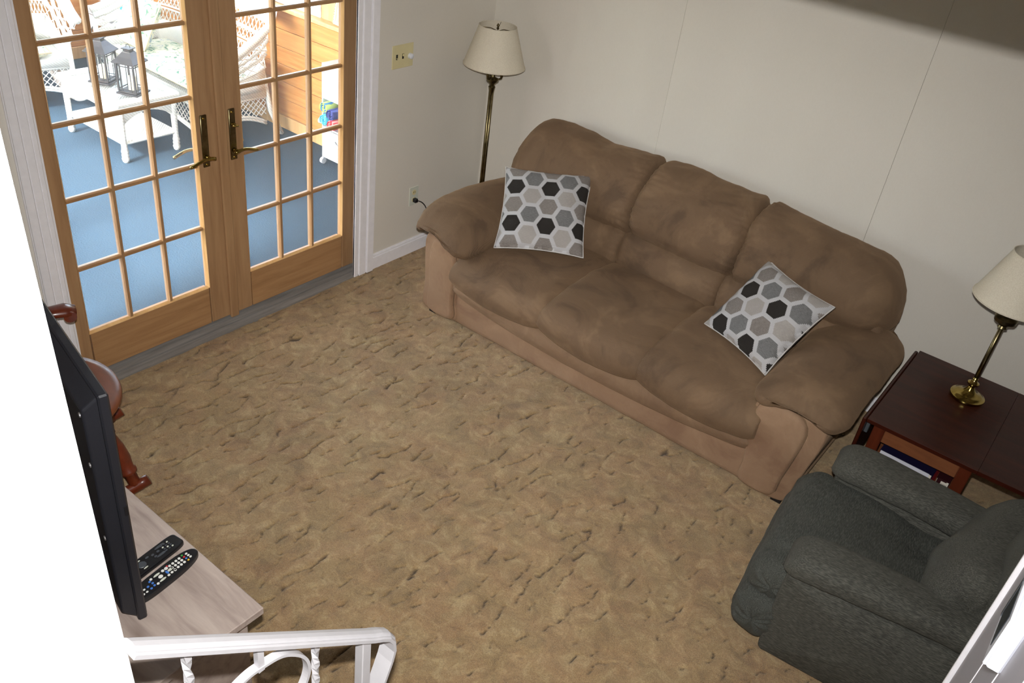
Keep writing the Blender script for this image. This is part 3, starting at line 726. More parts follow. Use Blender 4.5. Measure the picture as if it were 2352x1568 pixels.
# arms
def arm(sx):
    X = (lambda x: x) if sx < 0 else (lambda x: 2*XM-x)
    # upright panel: outline of the front, extruded back
    out_l = [(0.520, 0.030), (0.510, 0.20), (0.500, 0.36), (0.500, 0.45), (0.540, 0.515), (0.60, 0.535), (0.68, 0.510), (0.735, 0.44), (0.745, 0.30), (0.742, 0.15), (0.745, 0.030)]
    if sx > 0: out_l = [(0.590, 0.026), (0.560, 0.14), (0.535, 0.26), (0.515, 0.38), (0.515, 0.46), (0.56, 0.515), (0.66, 0.535), (0.755, 0.525), (0.83, 0.475), (0.83, 0.30), (0.81, 0.15), (0.80, 0.026)]
    q = closed_spline(out_l, 70); ys = [-0.06, -0.3, -0.6, -0.9, -1.0, -1.030, -1.042, -1.045]; sc = [1, 1, 1, 1, 1, 1, 0.985, 0.95]
    c = q.mean(0); out = []
    for y, k in zip(ys, sc):
        p = c+(q-c)*k; out.append(np.stack([X(p[:, 0]), np.full(len(p), y), p[:, 1]], 1))
    a = ring_mesh('arm_body', out, 'sofa_microfibre_lit', sofa, lambda P, N: wrinkle(P, 0.006, 7, 81)*(P[..., 2] > 0.08))
    # padded inset on the front face
    q2 = c+(q-c)*np.array([0.72, 0.90])+np.array([0.022 if sx < 0 else 0.030, -0.010]); c2 = q2.mean(0); out = []
    for y, k in zip([-1.02, -1.044, -1.060, -1.070, -1.074], [0.985, 1.0, 1.0, 0.955, 0.88]):
        p = c2+(q2-c2)*k; out.append(np.stack([X(p[:, 0]), np.full(len(p), y), p[:, 1]], 1))
    ring_mesh('front_inset', out, 'sofa_microfibre_lit', sofa, lambda P, N: wrinkle(P, 0.004, 9, 83))
    pl_ = c2+(q2-c2)*1.01
    MB().tube([(X(p[0]), -1.046, p[1]) for p in pl_[::2]], 0.0035, 6, closed=True).build('inset_crease', 'sofa_microfibre', sofa, True)  # dark tube put in for the shaded crease round the inset
    # pillow top
    if sx < 0: base = [(0.440, 0.478), (0.400, 0.510), (0.402, 0.565), (0.440, 0.605), (0.53, 0.630), (0.64, 0.625), (0.74, 0.590), (0.805, 0.535), (0.830, 0.475), (0.80, 0.43), (0.72, 0.45), (0.62, 0.50), (0.5, 0.475)]
    else: base = [(0.480, 0.470), (0.452, 0.500), (0.452, 0.552), (0.485, 0.602), (0.55, 0.632), (0.66, 0.636), (0.76, 0.610), (0.835, 0.560), (0.862, 0.495), (0.83, 0.45), (0.74, 0.47), (0.62, 0.50), (0.52, 0.475)]
    q = closed_spline(base, 76); L = 0.88; r0, r1 = (0.17 if sx < 0 else 0.13), 0.10
    s = endsamples(L, r0, r1, 56); f = endfac(s, L, r0, r1, 0.1, 0.5); out = []
    yfront = -1.115 if sx < 0 else -1.125
    for t, ff in zip(s, f):
        y = yfront+t; c = np.array([0.62, 0.53]); p = c+(q-c)*np.array([0.55+0.45*ff, ff]); drop = (0.026 if sx < 0 else 0.020)*max(0, 1-t/0.30)**1.6
        p[:, 1] -= drop; p[:, 1] += 0.012*math.sin(PI*min(1, t/L))
        ar = max(0, 1-t/0.34)*np.exp(-((p[:, 0]-(0.575 if sx < 0 else 0.66))/(0.085 if sx < 0 else 0.20))**2)*np.clip((0.55-p[:, 1])/0.04, 0, 1)
        p[:, 1] += ar*(0.055 if sx < 0 else 0.050)
        if sx < 0: p[:, 0] += 0.07*max(0, (t-0.45)/0.43)**1.5*(p[:, 0] < 0.6)
        # front edge arches: outer side pulled back
        yy = y+0.05*np.clip((0.56-p[:, 0])/0.14, 0, 1)**2*max(0, 1-t/0.4)
        out.append(np.stack([X(p[:, 0]), yy, p[:, 1]], 1))
    def disp(P, N):
        d = wrinkle(P, 0.014, 7, 87 if sx < 0 else 187)+wrinkle(P, 0.004, 24, 88)
        fr = np.clip(1-(P[..., 1]-yfront)/0.20, 0, 1)*np.clip((P[..., 1]-yfront)/0.03, 0, 1)
        return d+0.006*fr*np.sin(P[..., 0]*95+5*vnoise(P, 9, 90, 2))*np.clip(vnoise(P, 14, 91, 2)+0.4, 0, 1)
    ring_mesh('arm_pad', out, 'sofa_microfibre', sofa, disp)
    # welt under the pad on the front face
arm(-1); arm(1)
for sx in (-1, 1):                       # upholstered sides of the back, under the outer back pillows
    X = (lambda x: x) if sx < 0 else (lambda x: 2*XM-x)
    q = closed_spline([(0.585, 0.30), (0.575, 0.45), (0.566, 0.56), (0.572, 0.64), (0.60, 0.69), (0.65, 0.71), (0.70, 0.68), (0.70, 0.50), (0.70, 0.30)], 40); out = []
    for y, k in ((-0.385, 0.86), (-0.375, 0.94), (-0.355, 1), (-0.2, 1), (-0.07, 1), (-0.05, 0.97)):
        c = q.mean(0); p = c+(q-c)*k; out.append(np.stack([X(p[:, 0]), np.full(len(p), y), p[:, 1]], 1))
    ring_mesh('back_side', out, 'sofa_microfibre', sofa, lambda P, N: wrinkle(P, 0.008, 7, 85))
for x in (0.55, 2.66):
    MB().box((x, -1.035, 0.0), (x+0.05, -0.975, 0.034), 0.003).build('foot', 'black_plastic', sofa)
for x in (0.60, 2.62):
    MB().box((x, -0.14, 0.0), (x+0.05, -0.08, 0.055), 0.003).build('foot', 'black_plastic', sofa)

# ---- throw pillows
def throw(name, label, corners, mat, thick, seed, curl=0.0):
    c = [Vector(p) for p in corners]; ctr = sum(c, Vector())/4
    ex = ((c[1]-c[0])+(c[2]-c[3]))/2; ey = ((c[0]-c[3])+(c[1]-c[2]))/2; wd, ht = ex.length, ey.length
    ex.normalize(); nz = ex.cross(ey.normalized()).normalized(); ey = nz.cross(ex)
    o = thing(name, label, 'pillow', ctr, 0, 'hexagon throw pillows on the sofa')
    n = 44; a = np.linspace(-1, 1, n); U, Vv = np.meshgrid(a, a, indexing='ij')
    edge = (1-np.abs(U)**2.6)*(1-np.abs(Vv)**2.6)
    h = thick*np.clip(edge, 0, 1)**0.42
    pin = 1-0.075*(1-U**2)*np.abs(Vv)**3; pin2 = 1-0.075*(1-Vv**2)*np.abs(U)**3
    Px, Py = U*wd/2*1.04*pin2, Vv*ht/2*1.04*pin
    PN = np.stack([Px, Py, 0*Px], -1); wr = 0.022*vnoise(PN, 8, seed, 3)*np.clip(edge*4, 0.2, 1)
    crn = np.clip(np.abs(U)+np.abs(Vv)-1.35, 0, 1)
    rad = 0.010*np.sin(8*np.arctan2(Vv, U)*3+seed)*np.clip(np.hypot(U, Vv)-0.75, 0, 1)*np.clip(1.3-np.hypot(U, Vv), 0, 1)*2
    bend = curl*np.clip(U+(-Vv)-0.7, 0, 2)**1.5
    zt = h+wr+rad+bend; zb = -h*0.85+wr*0.5+bend
    def w3(x, y, z): return np.stack([ex[i]*x+ey[i]*y+nz[i]*z for i in range(3)], -1).reshape(-1, 3)
    T, B = w3(Px, Py, zt), w3(Px, Py, zb)
    F = []; N2 = n*n
    for i in range(n-1):
        for j in range(n-1):
            k = i*n+j; F.append((k, k+n, k+n+1, k+1)); F.append((N2+k, N2+k+1, N2+k+n+1, N2+k+n))
    rim = [i*n for i in range(n)]+[(n-1)*n+j for j in range(1, n)]+[i*n+n-1 for i in range(n-2, -1, -1)]+[j for j in range(n-2, 0, -1)]
    for k in range(len(rim)):
        p, q = rim[k], rim[(k+1) % len(rim)]; F.append((q, p, N2+p, N2+q))
    uv = np.stack([Px.ravel()+0.5, Py.ravel()+0.5], -1); uv = np.vstack([uv, uv+0.03])
    obj('cover', np.vstack([T, B]), F, mat, o, True, uvs=uv)
    # piped hem along the seam
    Pm = [Vector((T[k]+B[k])/2) for k in rim]
    MB().tube(Pm, 0.0035, 6, closed=True).build('seam_welt', 'pillow_edge', o, True)
    return o
throw('throw_pillow', 'hexagon patterned throw pillow standing upright against left sofa arm', [(0.685, -0.635, 0.805), (1.071, -0.396, 0.827), (1.263, -0.679, 0.530), (0.879, -0.917, 0.508)], 'hexagon_cloth', 0.078, 5)
throw('throw_pillow', 'hexagon patterned throw pillow standing on its corner beside right sofa arm', [(2.145, -0.433, 0.788), (2.527, -0.589, 0.778), (2.411, -0.858, 0.488), (2.028, -0.703, 0.498)], 'hexagon_cloth_askew', 0.082, 9, 0.0)

# ---- floor lamp in the corner
def shade(parent, r0, r1, h, z):
    m = MB(); n = 48; V = []; F = []
    prof = [(r0, 0), (r0+(r1-r0)*0.5, h*0.5), (r1, h), (r1-0.002, h), (r0+(r1-r0)*0.5-0.002, h*0.5), (r0-0.002, 0)]
    m.lathe([(r, z+q) for r, q in prof]+[(r0, z)], n=n, cap=False)
    o = m.build('lamp_shade', 'shade_fabric', parent, auto=50)
    MB().tube([(r0*math.cos(a), r0*math.sin(a), z+0.002) for a in np.linspace(0, 2*PI, 49)[:-1]], 0.003, 6, closed=True).build('rim_tape', 'shade_fabric', o, True)
    k = MB().tube([(r1*math.cos(a), r1*math.sin(a), z+h-0.002) for a in np.linspace(0, 2*PI, 49)[:-1]], 0.0025, 6, closed=True)
    k.build('rim_tape', 'shade_fabric', o, True)
    sp = MB()
    for a in (0, 2*PI/3, 4*PI/3): sp.tube([(0, 0, z+h-0.03), (0.4*r1*math.cos(a), 0.4*r1*math.sin(a), z+h-0.012), (r1*math.cos(a), r1*math.sin(a), z+h-0.006)], 0.0016, 5)
    sp.build('spider', 'antique_brass', o, True)
    return o
t = thing('floor_lamp', 'tall brass floor lamp with cream shade in the room corner', 'lamp', (0.215, -0.235, 0.0))
MB().lathe([(0.13, 0.0), (0.135, 0.012), (0.12, 0.028), (0.06, 0.042), (0.03, 0.07), (0.016, 0.10)], n=32).build('base', 'antique_brass', t, auto=50)
m = MB()
for a in range(3):
    an = a*2*PI/3; m.tube([(0.0075*math.cos(an), 0.0075*math.sin(an), 0.09), (0.0075*math.cos(an), 0.0075*math.sin(an), 1.10)], 0.0085, 10)
m.build('pole', 'antique_brass', t, True)
MB().lathe([(0.013, 1.00), (0.018, 1.035), (0.021, 1.045), (0.014, 1.052), (0.021, 1.066), (0.036, 1.080), (0.038, 1.092), (0.022, 1.098), (0.013, 1.106), (0.013, 1.165), (0.018, 1.17), (0.018, 1.205), (0.004, 1.21)], n=20).build('socket_cup', 'antique_brass', t, auto=50)
for a in (0.55, 0.55+2*PI/3, 0.55+4*PI/3):
    cx, sx_ = math.cos(a), math.sin(a)
    MB().tube([(0.012*cx, 0.012*sx_, 1.10), (0.030*cx, 0.030*sx_, 1.092), (0.048*cx, 0.048*sx_, 1.10), (0.050*cx, 0.050*sx_, 1.118), (0.050*cx, 0.050*sx_, 1.175)], [0.004, 0.004, 0.006, 0.010, 0.009], 10).build('candle_arm', 'antique_brass', t, True)
MB().lathe([(0.001, 1.205), (0.02, 1.22), (0.031, 1.26), (0.027, 1.29), (0.001, 1.315)], n=18).build('bulb', 'white_plastic', t, True)
MB().tube([(0, 0, 1.20), (0, 0, 1.37)], 0.002, 6).build('harp_rod', 'antique_brass', t)
shade(t, 0.178, 0.106, 0.222, 1.170)
MB().lathe([(0.002, 1.370), (0.008, 1.376), (0.004, 1.384), (0.009, 1.394), (0.001, 1.404)], n=12).build('finial', 'antique_brass', t, True)

# ---- drop-leaf side table, lamp on it, magazines inside
TZ = 0.56
t = thing('side_table', 'dark mahogany drop-leaf side table against the wall beside recliner', 'table', (0, 0, 0))
y0, y1 = -0.945, -0.215
MB().box((2.893, y0, TZ-0.018), (3.3384, y1, TZ), 0.0012).build('table_top', 'mahogany', t)
V = []; q = [(3.3388, y0), (3.52, y0+0.005), (3.63, y0+0.05), (3.70, y0+0.16), (3.72, -0.58), (3.70, y1-0.16), (3.63, y1-0.05), (3.52, y1-0.005), (3.3388, y1)]
n = len(q); V = [(a, b_, TZ-0.018) for a, b_ in q]+[(a, b_, TZ) for a, b_ in q]
obj('raised_leaf', V, [tuple(range(n))[::-1], tuple(range(n, 2*n))]+[(k, (k+1) % n, n+(k+1) % n, n+k) for k in range(n)], 'mahogany', t)
MB().box((2.874, y0+0.004, TZ-0.30), (2.890, y1-0.004, TZ-0.006), 0.004).build('dropped_leaf', 'mahogany', t)
for yy in (y0+0.05, y1-0.12): MB().box((2.8905, yy, TZ-0.10), (2.905, yy+0.03, TZ-0.019), 0.002).build('hinge', 'hinge_steel', t)
for lx in (2.925, 3.275):
    for ly in (y0+0.015, y1-0.06): MB().box((lx, ly, 0), (lx+0.047, ly+0.047, TZ-0.018), 0.003).build('leg', 'mahogany_leg', t)
MB().box((2.972, y0+0.022, TZ-0.092), (3.275, y0+0.040, TZ-0.022), 0.002).build('drawer_front', 'drawer_cherry', t)
MB().box((2.935, y0+0.05, TZ-0.10), (2.950, y1-0.05, TZ-0.02)).build('side_apron', 'mahogany_leg', t)
MB().box((3.300, y0+0.05, TZ-0.10), (3.315, y1-0.05, TZ-0.02)).build('side_apron', 'mahogany_leg', t)
MB().box((2.935, y1-0.035, TZ-0.24), (3.315, y1-0.02, TZ-0.02)).build('back_apron', 'mahogany_leg', t)
MB().box((2.93, y0+0.020, TZ-0.215), (3.32, y1-0.03, TZ-0.200), 0.002).build('shelf', 'drawer_cherry', t)
MB().box((2.93, y0+0.025, 0.10), (3.32, y1-0.03, 0.115), 0.002).build('lower_shelf', 'mahogany_leg', t)
sz = TZ-0.200
def mag(name, label, x0, x1, yf, dp, z, th, cover, rz, cat='book', spine=None):
    o = thing(name, label, cat, ((x0+x1)/2, yf+dp/2, z), rz); w_ = (x1-x0)/2
    MB().box((-w_, -dp/2, th-0.003), (w_, dp/2, th)).build('cover', cover, o); MB().box((-w_, -dp/2, 0), (w_, dp/2, 0.003)).build('cover', cover, o)
    MB().box((-w_+0.003, -dp/2+0.002, 0.003), (w_-0.003, dp/2-0.002, th-0.003)).build('pages', 'paper', o)
    if spine: MB().box((-w_+0.004, -dp/2-0.002, 0.0005), (w_-0.012, -dp/2+0.002, th-0.0005)).build('spine', spine, o)
    return o
mag('magazine', 'dark red magazine at the bottom of the side table shelf stack', 2.985, 3.215, y0+0.035, 0.24, sz, 0.030, 'book_red', 0.0, 'magazine', 'book_red')
mag('book', 'navy book with a pale spine on top of the shelf stack', 2.985, 3.205, y0+0.032, 0.22, sz+0.031, 0.036, 'book_navy', -0.02, 'book', 'book_white')
o = mag('book', 'dark maroon book with a white printed label near right table leg', 3.219, 3.272, y0+0.028, 0.22, sz, 0.072, 'book_dark', 0.0, 'book', 'book_dark')
MB().box((-0.006, -0.1135, 0.018), (0.0235, -0.1125, 0.066)).build('label_sticker', 'paper', o)
for k in range(8): MB().box((-0.003+k*0.003, -0.1142, 0.028), (-0.0018+k*0.003, -0.1134, 0.056)).build('printed_bar', 'dark_gap', o)
t = thing('table_lamp', 'brass candlestick table lamp with cream shade on the side table', 'lamp', (3.165, -0.445, TZ))
MB().lathe([(0.070, 0.0), (0.073, 0.006), (0.072, 0.014), (0.062, 0.018), (0.058, 0.022), (0.050, 0.026), (0.030, 0.032), (0.020, 0.045), (0.013, 0.06), (0.018, 0.068), (0.024, 0.073), (0.024, 0.080), (0.014, 0.086), (0.010, 0.095), (0.013, 0.10), (0.009, 0.108)], n=36).build('base', 'brass', t, auto=50)
MB().lathe([(0.0095, 0.10), (0.0105, 0.2), (0.0095, 0.372)], n=16).build('stem', 'antique_brass', t, True)
MB().lathe([(0.010, 0.362), (0.020, 0.368), (0.016, 0.378), (0.024, 0.384), (0.028, 0.392), (0.044, 0.398), (0.046, 0.414), (0.040, 0.420), (0.012, 0.421), (0.009, 0.43), (0.009, 0.52), (0.016, 0.525), (0.016, 0.57), (0.003, 0.575)], n=28).build('collar', 'antique_brass', t, auto=50)
MB().lathe([(0.001, 0.57), (0.02, 0.585), (0.03, 0.62), (0.026, 0.65), (0.001, 0.68)], n=18).build('bulb', 'white_plastic', t, True)
shade(t, 0.162, 0.088, 0.215, 0.490)

# ---- recliner
RC = (2.972, -1.872); RA = math.radians(6.0)
rec = thing('recliner', 'dark green-grey upholstered recliner armchair at the lower right', 'armchair', (RC[0], RC[1], 0), RA)
def ridge(P, seed, amp=0.004, sc=8): return amp*2*vnoise(P, sc, seed, 3)
def rounded_panel(name, v0, v1, mat):
    # side panel seen from outside: profile in (u, z), extruded across v
    q = closed_spline([(0.0, 0.03), (-0.004, 0.2), (-0.004, 0.385), (0.008, 0.424), (0.045, 0.431), (0.4, 0.431), (0.80, 0.431), (0.83, 0.42), (0.84, 0.25), (0.83, 0.03), (0.80, 0.022), (0.4, 0.02), (0.03, 0.022)], 90)
    c = q.mean(0); out = []
    for v, k in ((v0, 0.978), (v0+0.004, 0.992), (v0+0.012, 1.0), (v1-0.012, 1.0), (v1-0.004, 0.992), (v1, 0.978)):
        p = c+(q-c)*k; out.append(np.stack([p[:, 0], np.full(len(p), v), p[:, 1]], 1))
    return ring_mesh(name, out, mat, rec, lambda P, N: ridge(P, 201, 0.003, 5))
rounded_panel('side_panel', 0.020, 0.165, 'recliner_chenille'); rounded_panel('side_panel', 0.625, 0.778, 'recliner_chenille')
def rpad(vc, seed, shift, narrow):
    q = closed_spline([(-0.092, 0.452), (-0.102, 0.480), (-0.096, 0.515), (-0.06, 0.538), (0.0, 0.545), (0.06, 0.538), (0.096, 0.512), (0.102, 0.475), (0.092, 0.435), (0.04, 0.420), (-0.04, 0.430)], 60)
    L = 0.84; s = endsamples(L, 0.075, 0.06, 60); f = endfac(s, L, 0.075, 0.06, 0.0, 0.3); out = []
    for a, ff in zip(s, f):
        c = np.array([0.0, 0.48]); k = 1-narrow*min(1, a/0.55); p = c+(q-c)*np.array([(0.62+.38*ff)*k, ff]); p[:, 1] += 0.010*math.sin(PI*a/L)-0.014*max(0, 1-a/0.12)
        out.append(np.stack([np.full(len(p), -0.025+a), vc+shift*min(1.3, a/0.55)+p[:, 0], p[:, 1]], 1))
    def disp(P, N):
        fr = np.clip(1-(P[..., 0]+0.02)/0.12, 0, 1); low = np.clip((0.47-P[..., 2])/0.03, 0, 1)
        return ridge(P, seed, 0.005, 7)+0.003*fr*np.sin(P[..., 1]*110+6*vnoise(P, 10, seed, 2))*low+0.002*low*np.sin(P[..., 0]*60+7*vnoise(P, 8, seed+1, 2))
    return ring_mesh('arm_pad', out, 'recliner_chenille', rec, disp)
rpad(0.075, 211, 0.012, 0.20); rpad(0.715, 221, -0.085, 0.10)
# seat, running over the front into the footrest rolls
def across(name, prof, v0, v1, r0, r1, cen, mat, seed, amp=0.008, m0=0.3, m1=0.3, pl=0.006, nn=100, nv=60, skew=0.0):
    q = closed_spline(prof, nn); L = v1-v0; s = endsamples(L, r0, r1, nv); f = endfac(s, L, r0, r1, m0, m1); c = np.array(cen); out = []
    for a, ff in zip(s, f):
        p = c+(q-c)*ff; out.append(np.stack([p[:, 0]+skew*max(0, v0+a-0.33), np.full(len(p), v0+a), p[:, 1]], 1))
    def disp(P, N):
        d = ridge(P, seed, amp, 6)
        for vv in (v0, v1):
            e = np.clip(1-np.abs(P[..., 1]-vv)/0.14, 0, 1); ang = np.arctan2(P[..., 2]-c[1], P[..., 0]-c[0])
            d = d+0.40*pl*np.sin(ang*8+16*vnoise(P, 9, seed+3, 2))*e**1.5
        return d
    return ring_mesh(name, out, mat, rec, disp)
across('seat_cushion', [(0.62, 0.26), (0.62, 0.36), (0.52, 0.375), (0.38, 0.380), (0.25, 0.405), (0.10, 0.430), (-0.01, 0.432), (-0.085, 0.415), (-0.12, 0.36), (-0.115, 0.30), (-0.07, 0.26), (0.05, 0.24), (0.4, 0.24)], 0.150, 0.642, 0.05, 0.05, (0.30, 0.34), 'recliner_chenille_across', 231, 0.012, 0.85, 0.85, 0.002)
across('footrest_roll', [(0.06, 0.285), (0.05, 0.37), (-0.03, 0.395), (-0.095, 0.37), (-0.13, 0.315), (-0.128, 0.255), (-0.085, 0.215), (-0.02, 0.21), (0.04, 0.225)], 0.045, 0.74, 0.07, 0.07, (-0.03, 0.30), 'recliner_chenille_across', 241, 0.010, 0.15, 0.15, 0.010)
across('footrest_roll', [(0.03, 0.245), (-0.06, 0.255), (-0.125, 0.225), (-0.150, 0.165), (-0.135, 0.095), (-0.085, 0.055), (-0.02, 0.05), (0.03, 0.09), (0.04, 0.17)], 0.0, 0.78, 0.075, 0.075, (-0.05, 0.155), 'recliner_chenille_across', 251, 0.010, 0.15, 0.15, 0.011)
MB().box((0.05, 0.12, 0.02), (0.78, 0.66, 0.25), 0.02).build('under_frame', 'recliner_chenille', rec, auto=40)
# back: lumbar roll and upper pillow, full width and gathered at the ends
across('lumbar_pillow', [(0.435, 0.36), (0.400, 0.45), (0.395, 0.56), (0.440, 0.65), (0.515, 0.69), (0.615, 0.68), (0.695, 0.58), (0.675, 0.44), (0.575, 0.34)], 0.10, 0.75, 0.10, 0.16, (0.555, 0.54), 'recliner_chenille', 261, 0.012, 0.35, 0.2, 0.010, skew=0.36)
across('back_pillow', [(0.60, 0.60), (0.575, 0.69), (0.62, 0.80), (0.70, 0.90), (0.80, 0.95), (0.90, 0.93), (0.94, 0.84), (0.91, 0.70), (0.84, 0.58), (0.72, 0.54)], 0.04, 0.76, 0.12, 0.14, (0.765, 0.75), 'recliner_chenille', 271, 0.012, 0.25, 0.2, 0.010, skew=0.30)
across('back_shell', [(0.700, 0.28), (0.660, 0.45), (0.740, 0.68), (0.830, 0.86), (0.900, 0.92), (0.960, 0.88), (0.950, 0.66), (0.90, 0.4), (0.86, 0.18), (0.76, 0.16)], 0.05, 0.74, 0.05, 0.05, (0.80, 0.55), 'recliner_chenille', 281, 0.006, 0.8, 0.8, 0.003, skew=0.2)
for u in (0.06, 0.74):
    for v in (0.05, 0.70): MB().box((u, v, 0.0), (u+0.05, v+0.05, 0.03), 0.004).build('foot', 'black_plastic', rec)

# ---- media stand, television, remotes
SZ = 0.60
stand = thing('media_stand', 'pale washed-oak media stand under the television', 'tv stand', (1.25, -3.44, 0))
MB().box((-0.40, -0.20, SZ-0.026), (0.680, 0.194, SZ), 0.0025).build('top_board', 'washed_oak', stand)
for x0, x1 in ((-0.37, -0.345), (0.13, 0.155), (0.615, 0.640)): MB().box((x0, -0.18, 0.0), (x1, 0.165, SZ-0.027), 0.002).build('side_board', 'washed_oak', stand)
MB().box((-0.37, -0.185, 0.03), (0.64, -0.175, SZ-0.03)).build('back_board', 'washed_oak', stand)
MB().box((-0.345, -0.17, 0.05), (0.615, 0.16, 0.072), 0.002).build('bottom_board', 'washed_oak', stand)
MB().box((-0.345, -0.17, 0.31), (0.612, 0.150, 0.330), 0.002).build('shelf', 'washed_oak', stand)
for x0, x1 in ((-0.342, 0.127), (0.158, 0.612)):
    dd = MB().box((x0, 0.150, 0.075), (x1, 0.166, 0.305), 0.002).build('door', 'washed_oak', stand)
    MB().tube([((x0+x1)/2-0.05, 0.178, 0.26), ((x0+x1)/2+0.05, 0.178, 0.26)], 0.005, 8).build('handle', 'black_plastic', dd, True)
tv = thing('television', 'black flat television seen from behind, standing on the media stand', 'television', (1.738, -3.494, SZ), math.atan2(-0.2, 0.979))
# local frame: x along the screen (right edge at 0, panel runs to negative x), -y is the back
TW = 1.05; zb, ztv = 0.008, 0.775
MB().box((-TW, -0.012, zb), (0, 0.012, ztv), 0.004).build('bezel', 'tv_plastic', tv)
MB().box((-TW+0.008, 0.0121, zb+0.012), (-0.008, 0.0135, ztv-0.008)).build('screen', 'screen_black', tv)
bk = MB(); a0, a1, z0, z1 = -TW+0.010, -0.012, zb+0.006, ztv-0.010; bx0, bx1, bz0, bz1 = a0+0.09, a1-0.008, z0+0.03, z1-0.030; d = -0.046
bk.add([(a0, -0.012, z0), (a1, -0.012, z0), (a1, -0.012, z1), (a0, -0.012, z1), (bx0, d, bz0), (bx1, d, bz0), (bx1, d, bz1), (bx0, d, bz1)], [(0, 1, 5, 4), (1, 2, 6, 5), (2, 3, 7, 6), (3, 0, 4, 7), (4, 5, 6, 7)])
o = bk.build('back_housing', 'tv_plastic', tv); bv = o.modifiers.new('bevel', 'BEVEL'); bv.width = 0.006; bv.segments = 3
for x, z in ((-0.036, 0.715), (-0.034, 0.565), (-0.034, 0.32), (-0.55, 0.60), (-0.55, 0.15)):  # right-hand discs are put in as glints along the housing corner
    MB().tube([(x, d+0.004, z), (x, d-0.0025, z)], [0.008, 0.006], 12).build('screw', 'screw_steel', tv)
for x in (-0.45, -TW+0.2): MB().box((x-0.012, -0.09, 0.0), (x+0.012, 0.06, 0.008), 0.003).box((x-0.010, -0.012, 0.006), (x+0.010, 0.010, 0.045), 0.003).build('foot', 'black_plastic', tv)
MB().box((-0.004, 0.001, 0.40), (0.002, 0.009, 0.43)).build('side_button', 'black_plastic', tv)

def remote(name, label, loc, rz, L, Wd, round_r, rows, mats, th=0.018, round_head=False):
    o = thing(name, label, 'remote control', loc, rz, 'remotes on the media stand')
    # body: outline in (x along length, y)
    pts = []
    for k in range(40):
        a = 2*PI*k/40; c_, s_ = math.cos(a), math.sin(a); e = 0.5 if round_head else 0.28
        e = 0.8 if (round_head and c_ > 0) else e
        wloc = 1.0-(0.12 if round_head else 0.0)*max(0, -c_*0.3)
        pts.append((L/2*math.copysign(abs(c_)**e, c_), Wd/2*wloc*math.copysign(abs(s_)**e, s_)))
    n = len(pts); V = []; F = []
    for k, z in ((0.93, 0.0), (1.0, 0.004), (1.0, th-0.005), (0.97, th-0.001), (0.90, th)): V += [(x*((1-(1-k)*0.35)), y*k, z) for x, y in pts]
    for i in range(4): F += [(i*n+k, i*n+(k+1) % n, (i+1)*n+(k+1) % n, (i+1)*n+k) for k in range(n)]
    F += [tuple(range(n))[::-1], tuple(range(4*n, 5*n))]
    obj('body', V, F, 'black_plastic', o)
    for x, y, lx, ly, mt in rows:
        MB().tube([(x, y, th-0.0005), (x, y, th+0.0014)], [1.0, 0.86], 12).xf(lambda v, x=x, y=y, lx=lx, ly=ly: Vector((x+(v.x-x)*lx/2, y+(v.y-y)*ly/2, v.z))).build('button', mt, o)
    return o
def keyset_pale():
    K = []; W_, G, Rr, B_, Y_ = 'button_white', 'button_green', 'button_red', 'button_blue', 'button_yellow'
    for i in range(4):
        for j in range(3): K.append((0.058-0.0115*i, 0.011-0.011*j, 0.0088, 0.0088, W_))
    for j, mt in enumerate((G, Rr, B_, Y_)): K.append((0.0705, 0.0135-0.009*j, 0.007, 0.0062, mt))
    for j in range(3): K.append((0.0825, 0.009-0.009*j, 0.0085, 0.0065, W_))
    K += [(0.0115, 0.012, 0.012, 0.011, W_), (0.000, 0.0125, 0.010, 0.010, W_), (0.018, 0.016, 0.006, 0.006, Rr), (0.004, -0.001, 0.008, 0.015, B_), (0.016, 0.000, 0.022, 0.009, 'pale_plastic'), (0.012, -0.012, 0.009, 0.008, W_), (0.023, -0.013, 0.009, 0.008, W_), (0.0, -0.013, 0.009, 0.008, W_),
          (-0.020, 0.014, 0.024, 0.007, 'pale_plastic'), (-0.020, -0.012, 0.024, 0.007, 'pale_plastic'), (-0.017, 0.001, 0.015, 0.013, W_), (-0.040, 0.014, 0.009, 0.008, W_), (-0.038, -0.013, 0.009, 0.008, W_)]
    for k, (x, y) in enumerate(((-0.048, 0.010), (-0.046, 0.0), (-0.048, -0.010), (-0.060, -0.012), (-0.062, 0.0))): K.append((x, y, 0.008, 0.007, B_))
    for i in range(3):
        for j in (-1, 0, 1): K.append((-0.075-0.011*i, 0.012*j, 0.008, 0.006, W_))
    return K
def keyset_dark():
    K = []; g = 'button_grey'
    for i in range(3):
        for j in range(4): K.append((0.070-0.011*i, 0.012-0.008*j, 0.0066, 0.0052, 'pale_plastic' if (i+j) % 3 == 0 else g))
    K += [(0.045, 0.016, 0.036, 0.008, g), (0.030, -0.012, 0.036, 0.008, g), (0.030, 0.004, 0.010, 0.008, g), (0.012, 0.005, 0.010, 0.008, g), (0.014, -0.006, 0.010, 0.007, g), (-0.004, 0.010, 0.012, 0.007, g)]
    K += [(-0.030, 0.0, 0.028, 0.026, g), (-0.030, 0.017, 0.016, 0.004, 'pale_plastic'), (-0.030, -0.017, 0.016, 0.004, 'pale_plastic')]
    for i in range(3):
        for j in (-1, 0, 1): K.append((-0.062-0.012*i, 0.012*j, 0.009, 0.006, g))
    return K
ra = math.atan2(0.30, -0.04)
remote('remote_control', 'black remote control with white and coloured buttons, nearest the stand edge', (1.652, -3.368, SZ), math.radians(98), 0.225, 0.060, 0.02, keyset_pale(), [], 0.020, True)
remote('remote_control', 'black remote control with dark grey buttons behind the coloured one', (1.574, -3.366, SZ), math.radians(98), 0.208, 0.056, 0.02, keyset_dark(), [], 0.018)

